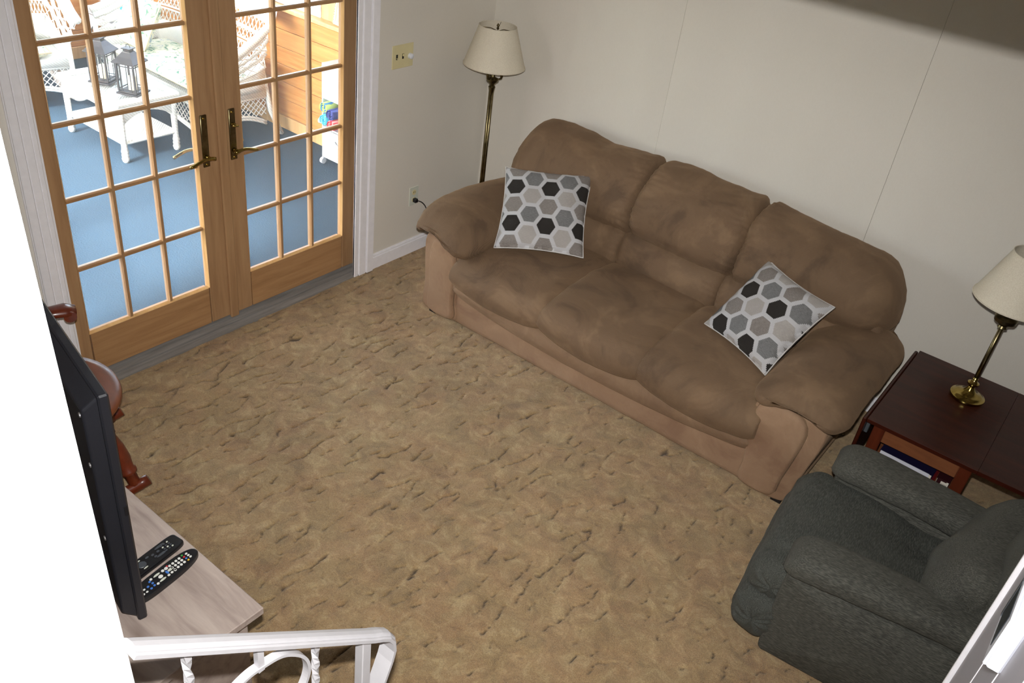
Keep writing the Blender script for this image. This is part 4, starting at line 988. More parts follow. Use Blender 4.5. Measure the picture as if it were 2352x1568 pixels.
# ---- wooden rocking chair between the television and the doors
ch = thing('rocking_chair', 'reddish wooden rocking chair with round seat beside the pine doors', 'rocking chair', (0.455, -3.105, 0), math.atan2(-0.33, 0.944)+0.0)
# local: x lateral (right), y forward
q = []
for k in range(40):
    a = 2*PI*k/40; q.append((0.275*math.cos(a)*(1.0+0.04*math.sin(a)), 0.265*math.sin(a)))
V = []; F = []; n = 40
prof = [(0.86, 0.395), (0.97, 0.402), (1.0, 0.415), (0.985, 0.430), (0.90, 0.430), (0.6, 0.418), (0.3, 0.414)]
for k, z in prof: V += [(x*k, y*k, z) for x, y in q]
for i in range(len(prof)-1): F += [(i*n+k, i*n+(k+1) % n, (i+1)*n+(k+1) % n, (i+1)*n+k) for k in range(n)]
F += [tuple(range(n))[::-1], tuple(range((len(prof)-1)*n, len(prof)*n))]
obj('seat', V, F, 'maple_seat', ch, True)
def turned(p, q_, radii):
    P0, P1 = Vector(p), Vector(q_); return [P0.lerp(P1, t) for t, r in radii], [r for t, r in radii]
LEG = [(0, 0.014), (0.08, 0.019), (0.16, 0.015), (0.18, 0.021), (0.21, 0.022), (0.23, 0.016), (0.4, 0.024), (0.56, 0.026), (0.7, 0.020), (0.72, 0.025), (0.75, 0.025), (0.77, 0.018), (0.9, 0.017), (1.0, 0.014)]
for sx in (-1, 1):
    for (tx, ty, bx_, by_) in ((0.17, 0.15, 0.235, 0.235), (0.15, -0.16, 0.235, -0.22)):
        a, r = turned((sx*tx, ty, 0.40), (sx*bx_, by_, 0.060), LEG); MB().tube(a, [q_*1.35 for q_ in r], 12).build('leg', 'maple_rocker', ch, True)
    # rocker runner
    m = MB(); pts = []
    for t_ in np.linspace(-1, 1, 26):
        y = -0.08+0.46*t_ if t_ < 0 else -0.08+0.36*t_; z = 0.020+0.075*abs(t_)**2.2
        pts.append((sx*0.237, y, z))
    m.tube(pts, 0.025, 8, flat=(0.85, 1.0)); m.build('rocker', 'maple_rocker', ch, True)
    # arm with scrolled hand and posts
    ay = -0.062 if sx > 0 else 0.0
    pts = [(sx*0.235, -0.20, 0.625), (sx*0.258, -0.12, 0.628), (sx*0.266, -0.03, 0.632), (sx*0.262, 0.08+ay, 0.634), (sx*0.257, 0.14+ay, 0.636), (sx*0.257, 0.178+ay, 0.628)]
    MB().tube(pts, [0.022, 0.026, 0.026, 0.030, 0.036, 0.026], 12, flat=(1.15, 0.65)).build('arm', 'maple_rocker', ch, True)
    MB().tube([(sx*0.257-0.034, 0.153+ay, 0.620), (sx*0.257+0.034, 0.153+ay, 0.620)], 0.024, 16).build('arm_scroll', 'maple_rocker', ch, auto=45)
    a, r = turned((sx*0.257, 0.085+ay, 0.625), (sx*0.225, 0.085+ay, 0.42), [(0, 0.010), (0.12, 0.016), (0.35, 0.022), (0.5, 0.018), (0.55, 0.022), (0.7, 0.016), (1, 0.012)]); MB().tube(a, r, 10).build('arm_post', 'maple_rocker', ch, True)
    a, r = turned((sx*0.268, -0.02, 0.625), (sx*0.235, -0.02, 0.42), [(0, 0.008), (0.5, 0.013), (1, 0.009)]); MB().tube(a, r, 8).build('arm_spindle', 'maple_rocker', ch, True)
    a, r = turned((sx*0.20, -0.17, 0.42), (sx*0.235, -0.36, 1.02), [(0, 0.014), (0.15, 0.02), (0.35, 0.016), (0.38, 0.021), (0.5, 0.018), (0.8, 0.017), (1, 0.012)]); MB().tube(a, r, 10).build('back_post', 'maple_rocker', ch, True)
for k in range(5):
    x = -0.12+0.06*k; a, r = turned((x*0.9, -0.20, 0.42), (x*1.15, -0.37, 0.98), [(0, 0.008), (0.5, 0.012), (1, 0.008)]); MB().tube(a, r, 8).build('spindle', 'maple_rocker', ch, True)
m = MB(); pts = [(x, -0.365-0.03*(1-(x/0.27)**2), 1.0+0.03*math.cos(x*8)) for x in np.linspace(-0.27, 0.27, 15)]
m.tube(pts, 0.05, 8, flat=(0.28, 1.1)).build('crest_rail', 'maple_rocker', ch, True)
MB().tube([(-0.21, 0.185, 0.19), (0, 0.19, 0.19), (0.21, 0.185, 0.19)], [0.009, 0.016, 0.009], 8).build('stretcher', 'maple_rocker', ch, True)

# ---- white wrought-iron stair railing
rl = thing('stair_railing', 'white wrought-iron stair railing with scroll and twisted balusters', 'railing', (2.4, -3.30, 0))
RX = 0.0
def Lp(y, z): return (RX, y+3.30, z)
path = [Lp(-3.836+(-3.300+3.836)*t_, 1.439+(0.960-1.439)*t_) for t_ in np.linspace(0.0, 1, 11)]
path += [Lp(-3.275, 0.940), Lp(-3.252, 0.918), Lp(-3.236, 0.890), Lp(-3.232, 0.855), Lp(-3.240, 0.82), Lp(-3.262, 0.76), Lp(-3.284, 0.70), Lp(-3.296, 0.66)]
prof = [(-0.0235, -0.009), (-0.0235, -0.001), (-0.020, 0.002), (-0.017, 0.002), (-0.015, 0.0055), (-0.011, 0.008), (0, 0.0095), (0.011, 0.008), (0.015, 0.0055), (0.017, 0.002), (0.020, 0.002), (0.0235, -0.001), (0.0235, -0.009)]
V = []; F = []; n = len(prof); Pp = [Vector(p) for p in path]
for i, p in enumerate(Pp):
    t_ = (Pp[min(i+1, len(Pp)-1)]-Pp[max(i-1, 0)]).normalized(); up = Vector((1, 0, 0)).cross(t_).normalized()
    if up.z < 0 and i < 12: up = -up
    if i >= 12 and up.dot(prev) < 0: up = -up
    prev = up
    for a, b_ in prof: V.append(p+Vector((a, 0, 0))+up*b_)
for i in range(len(Pp)-1): F += [(i*n+k, i*n+(k+1) % n, (i+1)*n+(k+1) % n, (i+1)*n+k) for k in range(n)]
F += [tuple(range(n))[::-1], tuple(range((len(Pp)-1)*n, len(Pp)*n))]
o = obj('handrail', V, F, 'rail_enamel', rl)
def railz(y): return 1.523+(0.960-1.523)*(y+3.93)/0.63
MB().box((-0.0135, -0.0135, 0.0), (0.0135, 0.0135, railz(-3.322)-0.008), 0.002, rot=0).xf(lambda v: Vector((v.x, v.y-0.022, v.z))).build('newel_post', 'rail_enamel', rl)
def twisted(y, ztop, zbot, s=0.0065):
    V = []; F = []; m_ = 40; n = 4
    for i in range(m_+1):
        t_ = i/m_; a = PI/4+(0 if t_ < 0.04 else min((t_-0.04), 0.9)*22)
        for k in range(4): V.append((RX+s*1.414*math.cos(a+k*PI/2), y+3.30+s*1.414*math.sin(a+k*PI/2), ztop+(zbot-ztop)*t_))
    for i in range(m_): F += [(i*4+k, (i+1)*4+k, (i+1)*4+(k+1) % 4, i*4+(k+1) % 4) for k in range(4)]
    obj('baluster', V, F, 'rail_enamel', rl)
for y in (-3.462, -3.745): twisted(y, railz(y)-0.008, railz(y)-0.74)
MB().box((-0.007, -0.3075, railz(-3.6)-0.09), (0.007, -0.2935, railz(-3.6)-0.008)).build('scroll_stub', 'rail_enamel', rl)
# scroll: flat bar bent into a C, in the plane of the railing
sc_pts = [(-3.72, 0.98), (-3.705, 1.06), (-3.675, 1.13), (-3.635, 1.150), (-3.595, 1.148), (-3.555, 1.138), (-3.525, 1.115), (-3.497, 1.078), (-3.485, 1.035), (-3.492, 0.995), (-3.515, 0.96), (-3.55, 0.935), (-3.60, 0.92), (-3.64, 0.94), (-3.655, 0.975), (-3.64, 1.01), (-3.605, 1.02)]
cs = []
for i in range(len(sc_pts)-1):
    p0, p1, p2, p3 = [Vector(sc_pts[max(0, min(len(sc_pts)-1, i+k))]) for k in (-1, 0, 1, 2)]
    for u in np.linspace(0, 1, 6)[:-1]: cs.append(.5*((2*p1)+(-p0+p2)*u+(2*p0-5*p1+4*p2-p3)*u*u+(-p0+3*p1-3*p2+p3)*u**3))
V = []; F = []
for i, p in enumerate(cs):
    tt = (cs[min(i+1, len(cs)-1)]-cs[max(i-1, 0)]).normalized(); nn_ = Vector((-tt.y, tt.x))
    for a, b_ in ((-0.009, -0.0035), (0.009, -0.0035), (0.009, 0.0035), (-0.009, 0.0035)): V.append((RX+a, p.x+3.30+nn_.x*b_, p.y+nn_.y*b_))
for i in range(len(cs)-1): F += [(i*4+k, i*4+(k+1) % 4, (i+1)*4+(k+1) % 4, (i+1)*4+k) for k in range(4)]
F += [(0, 1, 2, 3), tuple((len(cs)-1)*4+k for k in range(4))]
obj('scroll', V, F, 'rail_enamel', rl)
MB().tube([Lp(-3.82, railz(-3.82)-0.75), Lp(-3.322, railz(-3.322)-0.75)], 0.011, 4).build('bottom_rail', 'rail_enamel', rl)

# ================================================================== THE SUNROOM BEHIND THE DOORS
SX0, SY0, SY1 = -4.32, -4.1, 0.09
structure(MB().box((SX0-0.2, SY0-0.1, -0.06), (-0.15, SY1+0.2, 0.0)), 'floor_sunroom', 'blue_carpet')
structure(MB().box((-40, -45, -0.5), (30, 30, -0.4)), 'ground', 'outside_ground')
KW = 0.92                                   # knee wall height
def plank_wall(name, kind, a0, a1, pos, z1, inward, start=0.0):
    """boards lying flat against a wall; kind 'x' = wall at constant x, 'y' = wall at constant y"""
    t = 0.06
    if kind == 'x': wl = MB().box((pos, a0, 0), (pos-inward*t, a1, z1))
    else: wl = MB().box((a0, pos, 0), (a1, pos-inward*t, z1))
    wl = wl.build(name, 'dark_gap', kind='structure'); z = 0.105; k = 0
    g = 0.0016
    def board(zz0, zz1, tk, nm, mt):
        if kind == 'x': m = MB().box((pos, a0, zz0+g), (pos+inward*tk, a1, zz1-g), 0.003)
        else: m = MB().box((a0, pos, zz0+g), (a1, pos+inward*tk, zz1-g), 0.003)
        off = Vector((random.uniform(-9, 9), random.uniform(-9, 9), random.uniform(-9, 9)))
        m.v = [tuple(Vector(v)-off) for v in m.v]; o = m.build(nm, mt, wl); o.location = off
    board(0.0, 0.105, 0.024, 'skirting', 'pine_light')
    while z < z1-0.02:
        zz = min(z+0.132, z1); board(z, zz, 0.014, 'plank', 'pine_plank'); z = zz; k += 1
    return wl
plank_wall('wall_sunroom_far', 'x', SY0, SY1, SX0, KW, 1)
plank_wall('wall_sunroom_right', 'y', SX0, -0.16, SY1, KW, -1)
plank_wall('wall_sunroom_left', 'x' if False else 'y', SX0, -0.16, SY0, 0.5, 1)
# full-height boarded piece of the right wall above the ledge, beside the picture frame
structure(MB().box((-1.62, SY1, KW), (-0.16, SY1+0.06, 2.4)), 'wall_sunroom_upper', 'pine_light')
structure(MB().box((SX0-0.06, SY1-0.075, KW), (-0.16, SY1+0.07, KW+0.028), 0.004), 'trim_8', 'pine_light')
structure(MB().box((SX0-0.07, SY0, KW), (SX0+0.075, SY1, KW+0.028), 0.004), 'trim_9', 'pine_light')
structure(MB().box((SX0-0.1, SY0-0.1, 2.42), (-0.15, SY1+0.1, 2.5)), 'ceiling_sunroom', 'white_paint')
# the house wall's outer face
structure(MB().box((-0.17, -0.98, 0), (-0.151, 0.09, 2.42)).box((-0.17, -4.1, 0), (-0.151, -2.82, 2.42)).box((-0.17, -2.82, 2.1), (-0.151, -0.98, 2.42)), 'wall_sunroom_near', 'siding')
wn = [0]
def windows(kind, pos, a0, a1, z0, z1, n, inward):
    L = (a1-a0)/n
    for k in range(n):
        wn[0] += 1; w_ = thing('window_%d' % wn[0], '', ''); del w_['label']; del w_['category']; w_['kind'] = 'structure'
        p, q = a0+k*L, a0+(k+1)*L; f = MB(); T = 0.045
        def bx(u0, u1, v0, v1, d0=-0.04, d1=0.03):
            if kind == 'x': f.box((pos-inward*0.03+d0, u0, v0), (pos-inward*0.03+d1, u1, v1), 0.003)
            else: f.box((u0, pos-inward*0.03+d0, v0), (u1, pos-inward*0.03+d1, v1), 0.003)
        bx(p, p+T, z0, z1); bx(q-T, q, z0, z1); bx(p+T, q-T, z0, z0+T); bx(p+T, q-T, z1-T, z1); bx(p+T, q-T, (z0+z1)/2-0.02, (z0+z1)/2+0.02)
        f.build('window_frame', 'white_paint', w_)
        for v0, v1 in ((z0+T, (z0+z1)/2-0.02), ((z0+z1)/2+0.02, z1-T)):
            g = MB()
            if kind == 'x': g.box((pos-inward*0.03-0.002, p+T, v0), (pos-inward*0.03+0.002, q-T, v1))
            else: g.box((p+T, pos-inward*0.03-0.002, v0), (q-T, pos-inward*0.03+0.002, v1))
            g.build('pane', 'clear_glass', w_)
windows('x', SX0, SY0, SY1, KW+0.028, 2.42, 4, 1)
windows('y', SY1, SX0, -1.62, KW+0.028, 2.42, 3, -1)
windows('y', SY0, SX0, -0.16, 0.5, 2.42, 4, 1)

# ---- coffee table of white wicker with two lanterns
ct = thing('coffee_table', 'white wicker coffee table with glass top holding the two lanterns', 'coffee table', (-2.49, -1.02, 0))
TH = 0.435; hx, hy = 0.385, 0.245
m = MB(); m.box((-hx, -hy, TH-0.045), (-hx+0.075, hy, TH), 0.015).box((hx-0.075, -hy, TH-0.045), (hx, hy, TH), 0.015).box((-hx+0.06, -hy+0.001, TH-0.044), (hx-0.06, -hy+0.065, TH-0.001), 0.012).box((-hx+0.06, hy-0.065, TH-0.044), (hx-0.06, hy-0.001, TH-0.001), 0.012)
m.build('top_frame', 'white_wicker', ct)
MB().box((-hx+0.06, -hy+0.05, TH-0.035), (hx-0.06, hy-0.05, TH-0.022)).build('woven_top', 'white_wicker', ct)
MB().box((-hx+0.07, -hy+0.06, TH-0.006), (hx-0.07, hy-0.06, TH-0.001)).build('glass_top', 'lantern_glass', ct)
for sx in (-1, 1):
    for sy in (-1, 1):
        x, y = sx*0.345, sy*0.200
        MB().lathe([(0.014, 0.0), (0.022, 0.010), (0.027, 0.03), (0.022, 0.045), (0.026, 0.055), (0.022, 0.07), (0.026, 0.082), (0.021, 0.10), (0.020, 0.14), (0.022, 0.30), (0.020, TH-0.04)], (x, y, 0), 14).build('leg', 'white_wicker', ct, True)
MB().box((-0.36, -0.215, 0.125), (0.36, 0.215, 0.15), 0.01).build('lower_shelf', 'white_wicker', ct)
def arch(x0, x1, y, ztop, dep, side=0.055, n=14, axis='x', th=0.012):
    m_ = MB(); V = []; F = []
    for k in range(n+1):
        t_ = k/n; x = x0+(x1-x0)*t_; zb_ = ztop-side-dep*(2*t_-1)**2
        for d_ in (-th/2, th/2):
            V += [(x, y+d_, zb_), (x, y+d_, ztop)] if axis == 'x' else [(y+d_, x, zb_), (y+d_, x, ztop)]
    for k in range(n):
        a = k*4; F += [(a, a+4, a+5, a+1), (a+2, a+3, a+7, a+6), (a, a+2, a+6, a+4), (a+1, a+5, a+7, a+3)]
    F += [(0, 1, 3, 2), (n*4, n*4+2, n*4+3, n*4+1)]; return m_.add(V, F)
for sy in (-1, 1): arch(-0.335, 0.335, sy*0.205, TH-0.04, 0.09).build('apron', 'white_wicker', ct)
for sx in (-1, 1): arch(-0.19, 0.19, sx*0.35, TH-0.04, 0.07, axis='y').build('apron', 'white_wicker', ct)
def lantern(loc, rz, label, s=1.0):
    o = thing('lantern', label, 'lantern', loc, rz, 'dark metal lanterns on the coffee table'); b = 0.078*s; h = 0.30*s
    MB().box((-b, -b, 0), (b, b, 0.012), 0.002).box((-b*.86, -b*.86, 0.012), (b*.86, b*.86, 0.022), 0.002).build('base', 'lantern_metal', o)
    c_ = b*0.80; zt_ = 0.205*s
    m_ = MB()
    for sx in (-1, 1):
        for sy in (-1, 1): m_.box((sx*c_-0.005, sy*c_-0.005, 0.02), (sx*c_+0.005, sy*c_+0.005, zt_))
    for z in (0.036, zt_-0.018):
        for sgn in (-1, 1): m_.box((-c_, sgn*c_-0.0025, z-0.0025), (c_, sgn*c_+0.0025, z+0.0025)).box((sgn*c_-0.0025, -c_, z-0.0025), (sgn*c_+0.0025, c_, z+0.0025))
    for u in (-0.55, 0.55):
        for sgn in (-1, 1): m_.box((u*c_-0.002, sgn*c_-0.002, 0.02), (u*c_+0.002, sgn*c_+0.002, zt_)).box((sgn*c_-0.002, u*c_-0.002, 0.02), (sgn*c_+0.002, u*c_+0.002, zt_))
    m_.box((-c_-0.005, -c_-0.005, zt_-0.004), (c_+0.005, c_+0.005, zt_+0.004)); m_.build('cage', 'lantern_metal', o)
    g = MB()
    for sgn in (-1, 1): g.box((-c_, sgn*c_-0.0008, 0.022), (c_, sgn*c_+0.0008, zt_)).box((sgn*c_-0.0008, -c_, 0.022), (sgn*c_+0.0008, c_, zt_))
    g.build('glass', 'lantern_glass', o)
    V = []; rf = [(b*1.05, zt_+0.002), (b*1.05, zt_+0.008), (b*0.66, zt_+0.040*s), (b*0.38, zt_+0.068*s), (b*0.36, zt_+0.072*s)]
    for r, z in rf: V += [(-r, -r, z), (r, -r, z), (r, r, z), (-r, r, z)]
    F = [(i*4+k, i*4+(k+1) % 4, i*4+4+(k+1) % 4, i*4+4+k) for i in range(len(rf)-1) for k in range(4)]+[(3, 2, 1, 0), tuple((len(rf)-1)*4+k for k in range(4))]
    obj('roof', V, F, 'lantern_metal', o)
    MB().box((-b*.30, -b*.30, zt_+0.07*s), (b*.30, b*.30, zt_+0.088*s)).box((-b*.42, -b*.42, zt_+0.088*s), (b*.42, b*.42, zt_+0.094*s), 0.001).build('vent_cap', 'lantern_metal', o)
    MB().tube([(b*.2, 0, zt_+0.094*s), (b*.15, 0.0, zt_+0.11*s), (0, 0, zt_+0.118*s), (-b*.15, 0, zt_+0.11*s), (-b*.2, 0, zt_+0.094*s)], 0.0018, 6).build('ring_handle', 'lantern_metal', o)
    MB().lathe([(0.001, 0.022), (0.028, 0.022), (0.028, 0.108*s), (0.024, 0.112*s), (0.001, 0.108*s)], n=20).build('candle', 'candle_wax', o, auto=50)
lantern((-2.545, -1.075, TH), math.radians(28), 'dark metal lantern with candle, the farther one on coffee table', 1.02)
lantern((-2.245, -1.045, TH), math.radians(24), 'dark metal lantern with candle, the nearer one by glass edge', 1.02)

# ---- wicker seats
def lattice(p0, u, v, nu_, nv_, r, mb, wob=None):
    """two families of crossed diagonal canes filling the quad p0 + [0,1]u + [0,1]v"""
    p0, u, v = Vector(p0), Vector(u), Vector(v); lu, lv = u.length, v.length; k = nu_
    step = lu/k
    for fam in (-1, 1):
        i = -int(lv/step)-1
        while i*step < lu+lv:
            x0 = i*step; a = (x0, 0.0) if fam > 0 else (x0, lv); b_ = (x0+lv, lv) if fam > 0 else (x0+lv, 0.0)
            pts = []
            for t_ in (0, 1):
                pts.append([a[0]+(b_[0]-a[0])*t_, a[1]+(b_[1]-a[1])*t_])
            (xa, ya), (xb, yb) = pts; t0, t1 = 0.0, 1.0
            if xa < 0: t0 = -xa/(xb-xa)
            if xb > lu: t1 = (lu-xa)/(xb-xa)
            if t1 > t0+0.02:
                A = p0+u*((xa+(xb-xa)*t0)/lu)+v*((ya+(yb-ya)*t0)/lv); B = p0+u*((xa+(xb-xa)*t1)/lu)+v*((ya+(yb-ya)*t1)/lv)
                mb.tube([A, B], r, 4, cap=False)
            i += 1
def wicker_seat(name, label, cat, loc, rz, wd, dp, rocker=False, hb=0.98):
    o = thing(name, label, cat, loc, rz)           # local: x = width, -y = front, +y = back
    hw = wd/2; f = -dp/2; bk_ = dp/2; sh = 0.36
    leg_r = 0.021
    for sx in (-1, 1):
        MB().tube([(sx*hw*0.96, f+0.03, sh+0.20), (sx*hw*0.97, f+0.02, 0.18), (sx*hw*0.985, f, 0.0 if not rocker else 0.09)], [leg_r*.9, leg_r, leg_r*.95], 10).build('leg', 'white_wicker', o, True)
        MB().tube([(sx*hw*0.93, bk_-0.06, sh+0.2), (sx*hw*0.96, bk_-0.01, 0.2), (sx*hw*1.0, bk_+0.07, 0.0 if not rocker else 0.09)], [leg_r*.9, leg_r, leg_r*.9], 10).build('leg', 'white_wicker', o, True)
        if rocker:
            MB().tube([(sx*hw*0.985, f-0.22+(dp+0.5)*t_, 0.022+0.16*(2*t_-1)**2*0.9) for t_ in np.linspace(0, 1, 22)], 0.022, 8, flat=(0.7, 1.1)).build('rocker', 'white_wicker', o, True)
    MB().box((-hw*0.97, f+0.02, sh-0.03), (hw*0.97, bk_-0.04, sh), 0.012).build('seat_deck', 'white_wicker', o)
    # skirts: band, open lattice and arched hem
    sk = MB(); arch_m = MB()
    for (p, u) in (((-hw*0.96, f+0.02, 0), (2*hw*0.96, 0, 0)), ((hw*0.965, f+0.03, 0), (0, dp-0.08, 0)), ((-hw*0.965, f+0.03, 0), (0, dp-0.08, 0))):
        L = Vector(u).length; n = max(8, int(L/0.045)); lo = sh-0.19
        lattice((p[0], p[1], lo), u, (0, 0, 0.14), n, 3, 0.0036, sk)
        uu = Vector(u).normalized(); pts = [Vector(p)+uu*(L*t_)+Vector((0, 0, lo-0.075*abs(2*t_-1)**2.2)) for t_ in np.linspace(0, 1, 15)]
        for q_ in (0.0, 0.020): arch_m.tube([v_+Vector((0, 0, q_)) for v_ in pts], 0.010, 6)
        arch_m.tube([Vector(p)+Vector((0, 0, lo+0.14)), Vector(p)+uu*L+Vector((0, 0, lo+0.14))], 0.010, 6)
        arch_m.box((min(p[0], p[0]+u[0])-0.006, min(p[1], p[1]+u[1])-0.006, sh-0.05), (max(p[0], p[0]+u[0])+0.006, max(p[1], p[1]+u[1])+0.006, sh+0.02))
    sk.build('lattice_skirt', 'white_wicker', o, kind='stuff'); arch_m.build('arched_hem', 'white_wicker', o, True)
    # back: curved sheet from wing to wing with an open band
    nb = 41; zs = [sh, sh+0.13, sh+0.30, sh+0.34]; bm = MB()
    def curve(t_):                       # plan curve of back and rolled arms, t in 0..1
        a = -1+2*t_; x = hw*math.copysign(min(1.0, abs(a)*1.32), a); over = min(1.0, max(0.0, abs(a)*1.32-1.0)/0.32)
        y = bk_-0.04-0.05*abs(a)**3-over*(dp-0.16); top = sh+0.27+(hb-sh-0.27)*(1-over)**1.5*(1-0.10*(abs(a)*1.32 if over == 0 else 1)**4)
        return x, y, top, over
    V = []; F = []; rows = 9
    P = [curve(k/(nb-1)) for k in range(nb)]
    def pt(k, r_):
        x, y, top, over = P[k]; z = sh+(top-sh)*r_; out = 0.10*r_**2; return Vector((x+math.copysign(out*0.9, x)*(over > 0), y+out*(1-over), z))
    def sheet(r0, r1, kk0=0, kk1=nb-1, th=0.014):
        m_ = MB(); V = []; F = []; n_ = kk1-kk0+1
        for k in range(kk0, kk1+1):
            for rr in np.linspace(r0, r1, 5):
                p = pt(k, rr); V.append(p)
        for k in range(kk0, kk1+1):
            x, y, top, over = P[k]; nrm = Vector((-math.copysign(1, x) if over > 0 else 0, -1 if over == 0 else 0, 0))*th
            for rr in np.linspace(r0, r1, 5): V.append(pt(k, rr)+nrm)
        off = n_*5
        for k in range(n_-1):
            for r_ in range(4):
                a = k*5+r_; F.append((a, a+5, a+6, a+1)); F.append((off+a, off+a+1, off+a+6, off+a+5))
            F.append((k*5, off+k*5, off+k*5+5, k*5+5)); F.append((k*5+4, k*5+9, off+k*5+9, off+k*5+4))
        return m_.add(V, F)
    s1 = sheet(0.0, 0.30); s1.build('woven_lower_back', 'white_wicker', o, True); sheet(0.80, 1.0).build('woven_upper_back', 'white_wicker', o, True)
    lt = MB()
    for r0, r1 in ((0.30, 0.46), (0.50, 0.62), (0.64, 0.80)):
        for k in range(nb-1):
            a, b_ = pt(k, r0), pt(k+1, r1); c_, d_ = pt(k+1, r0), pt(k, r1); lt.tube([a, b_], 0.0042, 4, cap=False); lt.tube([c_, d_], 0.0042, 4, cap=False)
        for rr in (r0, r1): lt.tube([pt(k, rr) for k in range(nb)], 0.008, 5)
    lt.build('open_weave', 'white_wicker', o, kind='stuff')
    MB().tube([pt(k, 1.0) for k in range(nb)], 0.030, 8).build('rolled_edge', 'white_wicker', o, True)
    return o
def cushion(name, label, loc, rz, wd, dp, th, tilt=0.0, group='floral cushions on the wicker seats'):
    o = thing(name, label, 'cushion', loc, rz, group); n = 20; a = np.linspace(-1, 1, n); U, Vv = np.meshgrid(a, a, indexing='ij')
    e = np.clip((1-np.abs(U)**5)*(1-np.abs(Vv)**5), 0, 1)**0.4*th/2
    X, Y = U*wd/2, Vv*dp/2; T = np.stack([X, Y, e], -1).reshape(-1, 3); B = np.stack([X, Y, -e], -1).reshape(-1, 3); F = []
    for i in range(n-1):
        for j in range(n-1): k = i*n+j; F.append((k, k+n, k+n+1, k+1)); F.append((n*n+k, n*n+k+1, n*n+k+n+1, n*n+k+n))
    V = np.vstack([T, B])+np.array([0, 0, th/2]); ob = obj('cover', V, F, 'floral_cotton', o, True); ob.rotation_euler = (tilt, 0, 0)
    pts = [(x*wd/2, y*dp/2, th/2) for x, y in ((-1, -1), (0, -1), (1, -1), (1, 0), (1, 1), (0, 1), (-1, 1), (-1, 0))]
    pb = MB().tube(pts, 0.006, 6, closed=True).build('piping', 'frame_ivory', o, True); pb.rotation_euler = (tilt, 0, 0)
LV = (-2.70, -0.37)
wicker_seat('wicker_loveseat', 'white wicker loveseat with rolled edge against the right plank wall', 'loveseat', (LV[0], LV[1], 0), math.radians(-2), 1.44, 0.62)
cushion('seat_cushion', 'pale floral seat cushion on the white wicker loveseat', (LV[0], LV[1]-0.02, 0.362), math.radians(-2), 1.16, 0.50, 0.09)
cushion('side_cushion', 'floral pillow propped at left end of the wicker loveseat', (LV[0]-0.40, LV[1]-0.02, 0.60), math.radians(-2), 0.40, 0.36, 0.12, math.radians(62))
wicker_seat('wicker_rocker', 'white wicker rocking chair at the far left of the sunroom', 'rocking chair', (-3.62, -1.22, 0), math.radians(78), 0.74, 0.62, True, 1.04)
cushion('seat_cushion', 'floral seat cushion on the white wicker rocking chair', (-3.62, -1.22, 0.362), math.radians(78), 0.48, 0.48, 0.10)

# ---- little white end table with blue lamp and white dish
et = thing('end_table', 'small white arched end table between the wicker seats', 'end table', (-3.74, -0.24, 0))
MB().box((-0.21, -0.20, 0.50), (0.21, 0.20, 0.545), 0.018).build('table_top', 'white_gloss', et)
for sx in (-1, 1):
    for sy in (-1, 1): MB().lathe([(0.014, 0), (0.020, 0.03), (0.016, 0.08), (0.019, 0.3), (0.019, 0.50)], (sx*0.175, sy*0.165, 0), 12).build('leg', 'white_gloss', et, True)
for sy in (-1, 1): arch(-0.165, 0.165, sy*0.165, 0.50, 0.10).build('apron', 'white_gloss', et)
for sx in (-1, 1): arch(-0.155, 0.155, sx*0.175, 0.50, 0.10, axis='y').build('apron', 'white_gloss', et)
bl = thing('blue_lamp', 'pale blue glazed lamp on the white end table', 'lamp', (-3.70, -0.14, 0.545))
MB().lathe([(0.085, 0), (0.09, 0.008), (0.088, 0.026), (0.06, 0.034), (0.014, 0.045), (0.011, 0.11), (0.03, 0.13), (0.05, 0.155), (0.03, 0.19), (0.012, 0.20), (0.010, 0.26)], n=28).build('base', 'blue_glaze', bl, auto=45)
shade(bl, 0.12, 0.075, 0.15, 0.25)
pd = thing('pedestal_dish', 'white pedestal dish standing on the left of the end table', 'dish', (-3.84, -0.30, 0.545))
MB().lathe([(0.035, 0), (0.036, 0.006), (0.015, 0.015), (0.013, 0.05), (0.05, 0.064), (0.056, 0.074), (0.050, 0.074), (0.02, 0.064)], n=24).build('bowl', 'white_gloss', pd, True)

# ---- picture frame on the ledge
pf = thing('picture_frame', 'ornate ivory picture frame standing on the sunroom window ledge', 'picture frame', (-1.36, SY1-0.045, KW+0.030), math.radians(-10))
fr = MB(); w_, h_ = 0.11, 0.185
for a, b_ in (((-w_, 0), (-w_+0.03, h_)), ((w_-0.03, 0), (w_, h_)), ((-w_+0.03, 0), (w_-0.03, 0.03)), ((-w_+0.03, h_-0.03), (w_-0.03, h_))): fr.box((a[0], -0.01, a[1]), (b_[0], 0.006, b_[1]), 0.004)
fr.build('moulding', 'frame_ivory', pf).rotation_euler = (-0.16, 0, 0)
bd = MB()
for k in range(10):
    for x in (-w_+0.008, w_-0.008): bd.lathe([(0.0005, -0.006), (0.006, 0), (0.0005, 0.006)], (x, -0.012, 0.01+k*0.018), 6, False)
bd.build('beading', 'frame_ivory', pf, kind='stuff').rotation_euler = (-0.16, 0, 0)
MB().box((-w_+0.03, -0.004, 0.03), (w_-0.03, 0.0, h_-0.03)).build('picture', 'floral_cotton', pf).rotation_euler = (-0.16, 0, 0)
MB().box((-0.015, 0.004, 0.0), (0.015, 0.035, 0.008)).build('strut', 'frame_ivory', pf)

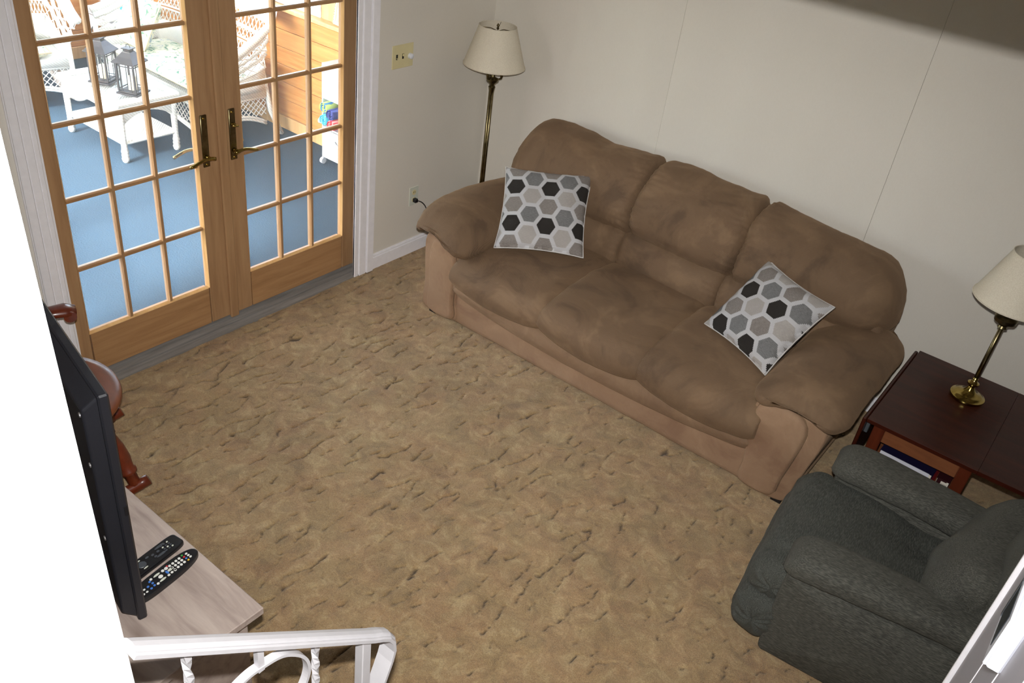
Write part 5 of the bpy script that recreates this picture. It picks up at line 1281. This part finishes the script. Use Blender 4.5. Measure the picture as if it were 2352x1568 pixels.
# ---- rolling storage cart with towels
kc = thing('storage_cart', 'white rolling storage cart with woven drawer by the right door edge', 'cart', (-1.36, -0.14, 0))
CW, CD = 0.42, 0.20
MB().box((0, 0, 0.05), (0.012, CD, 0.74), 0.002).build('side_panel', 'white_plastic', kc); MB().box((CW-0.012, 0, 0.05), (CW, CD, 0.74), 0.002).build('side_panel', 'white_plastic', kc)
for z in (0.05, 0.272, 0.49, 0.728): MB().box((0.012, 0.002, z), (CW-0.012, CD, z+0.012), 0.002).build('shelf', 'white_plastic', kc)
MB().box((0.012, 0.0, 0.502), (CW-0.012, 0.012, 0.728), 0.002).build('door', 'white_plastic', kc)
MB().box((0.012, CD-0.01, 0.05), (CW-0.012, CD, 0.73)).build('back_panel', 'white_plastic', kc)
dw = MB().box((0.020, -0.006, 0.064), (CW-0.02, CD-0.02, 0.268), 0.003).build('drawer', 'basket_weave', kc)
MB().tube([(0.15, -0.008, 0.21), (0.18, -0.022, 0.20), (0.22, -0.022, 0.20), (0.25, -0.008, 0.21)], 0.004, 6).build('handle', 'screw_steel', dw, True)
for x in (0.01, CW-0.01):
    for y in (0.0, CD-0.02): MB().tube([(x-0.012, y, 0.024), (x+0.012, y, 0.024)], 0.023, 14).box((x-0.004, y-0.004, 0.03), (x+0.004, y+0.004, 0.055)).build('caster', 'white_plastic', kc, auto=40)
MB().tube([(-0.03, 0.01, 0.315), (0.0, 0.01, 0.315)], [0.022, 0.018], 14).build('side_knob', 'white_plastic', kc, auto=40)
for k, (x, z, mt, nm) in enumerate(((0.055, 0.438, 'towel_lime', 'lime and blue striped rolled towel on top of the cart pile'), (0.125, 0.405, 'towel_navy', 'navy rolled towel beside the lime one in the cart'), (0.055, 0.348, 'towel_aqua', 'aqua rolled towel at the left of the cart shelf'), (0.135, 0.330, 'towel_red', 'red rolled towel on the cart shelf beside the aqua one'))):
    tw = thing('rolled_towel', nm, 'towel', (-1.36+x, -0.14, z), 0, 'rolled towels in the storage cart')
    spn = []
    for t_ in np.linspace(0, 1, 46):
        r = 0.006+0.032*t_; a = t_*5.2*PI; spn.append((r*math.cos(a), r*math.sin(a)))
    V = []; F = []
    for (x_, z_) in spn: V += [(x_, -0.035, z_), (x_, 0.13, z_)]
    for i in range(len(spn)-1): F.append((2*i, 2*i+2, 2*i+3, 2*i+1))
    o = obj('towel_roll', V, F, mt, tw, True); sm = o.modifiers.new('solid', 'SOLIDIFY'); sm.thickness = 0.0062
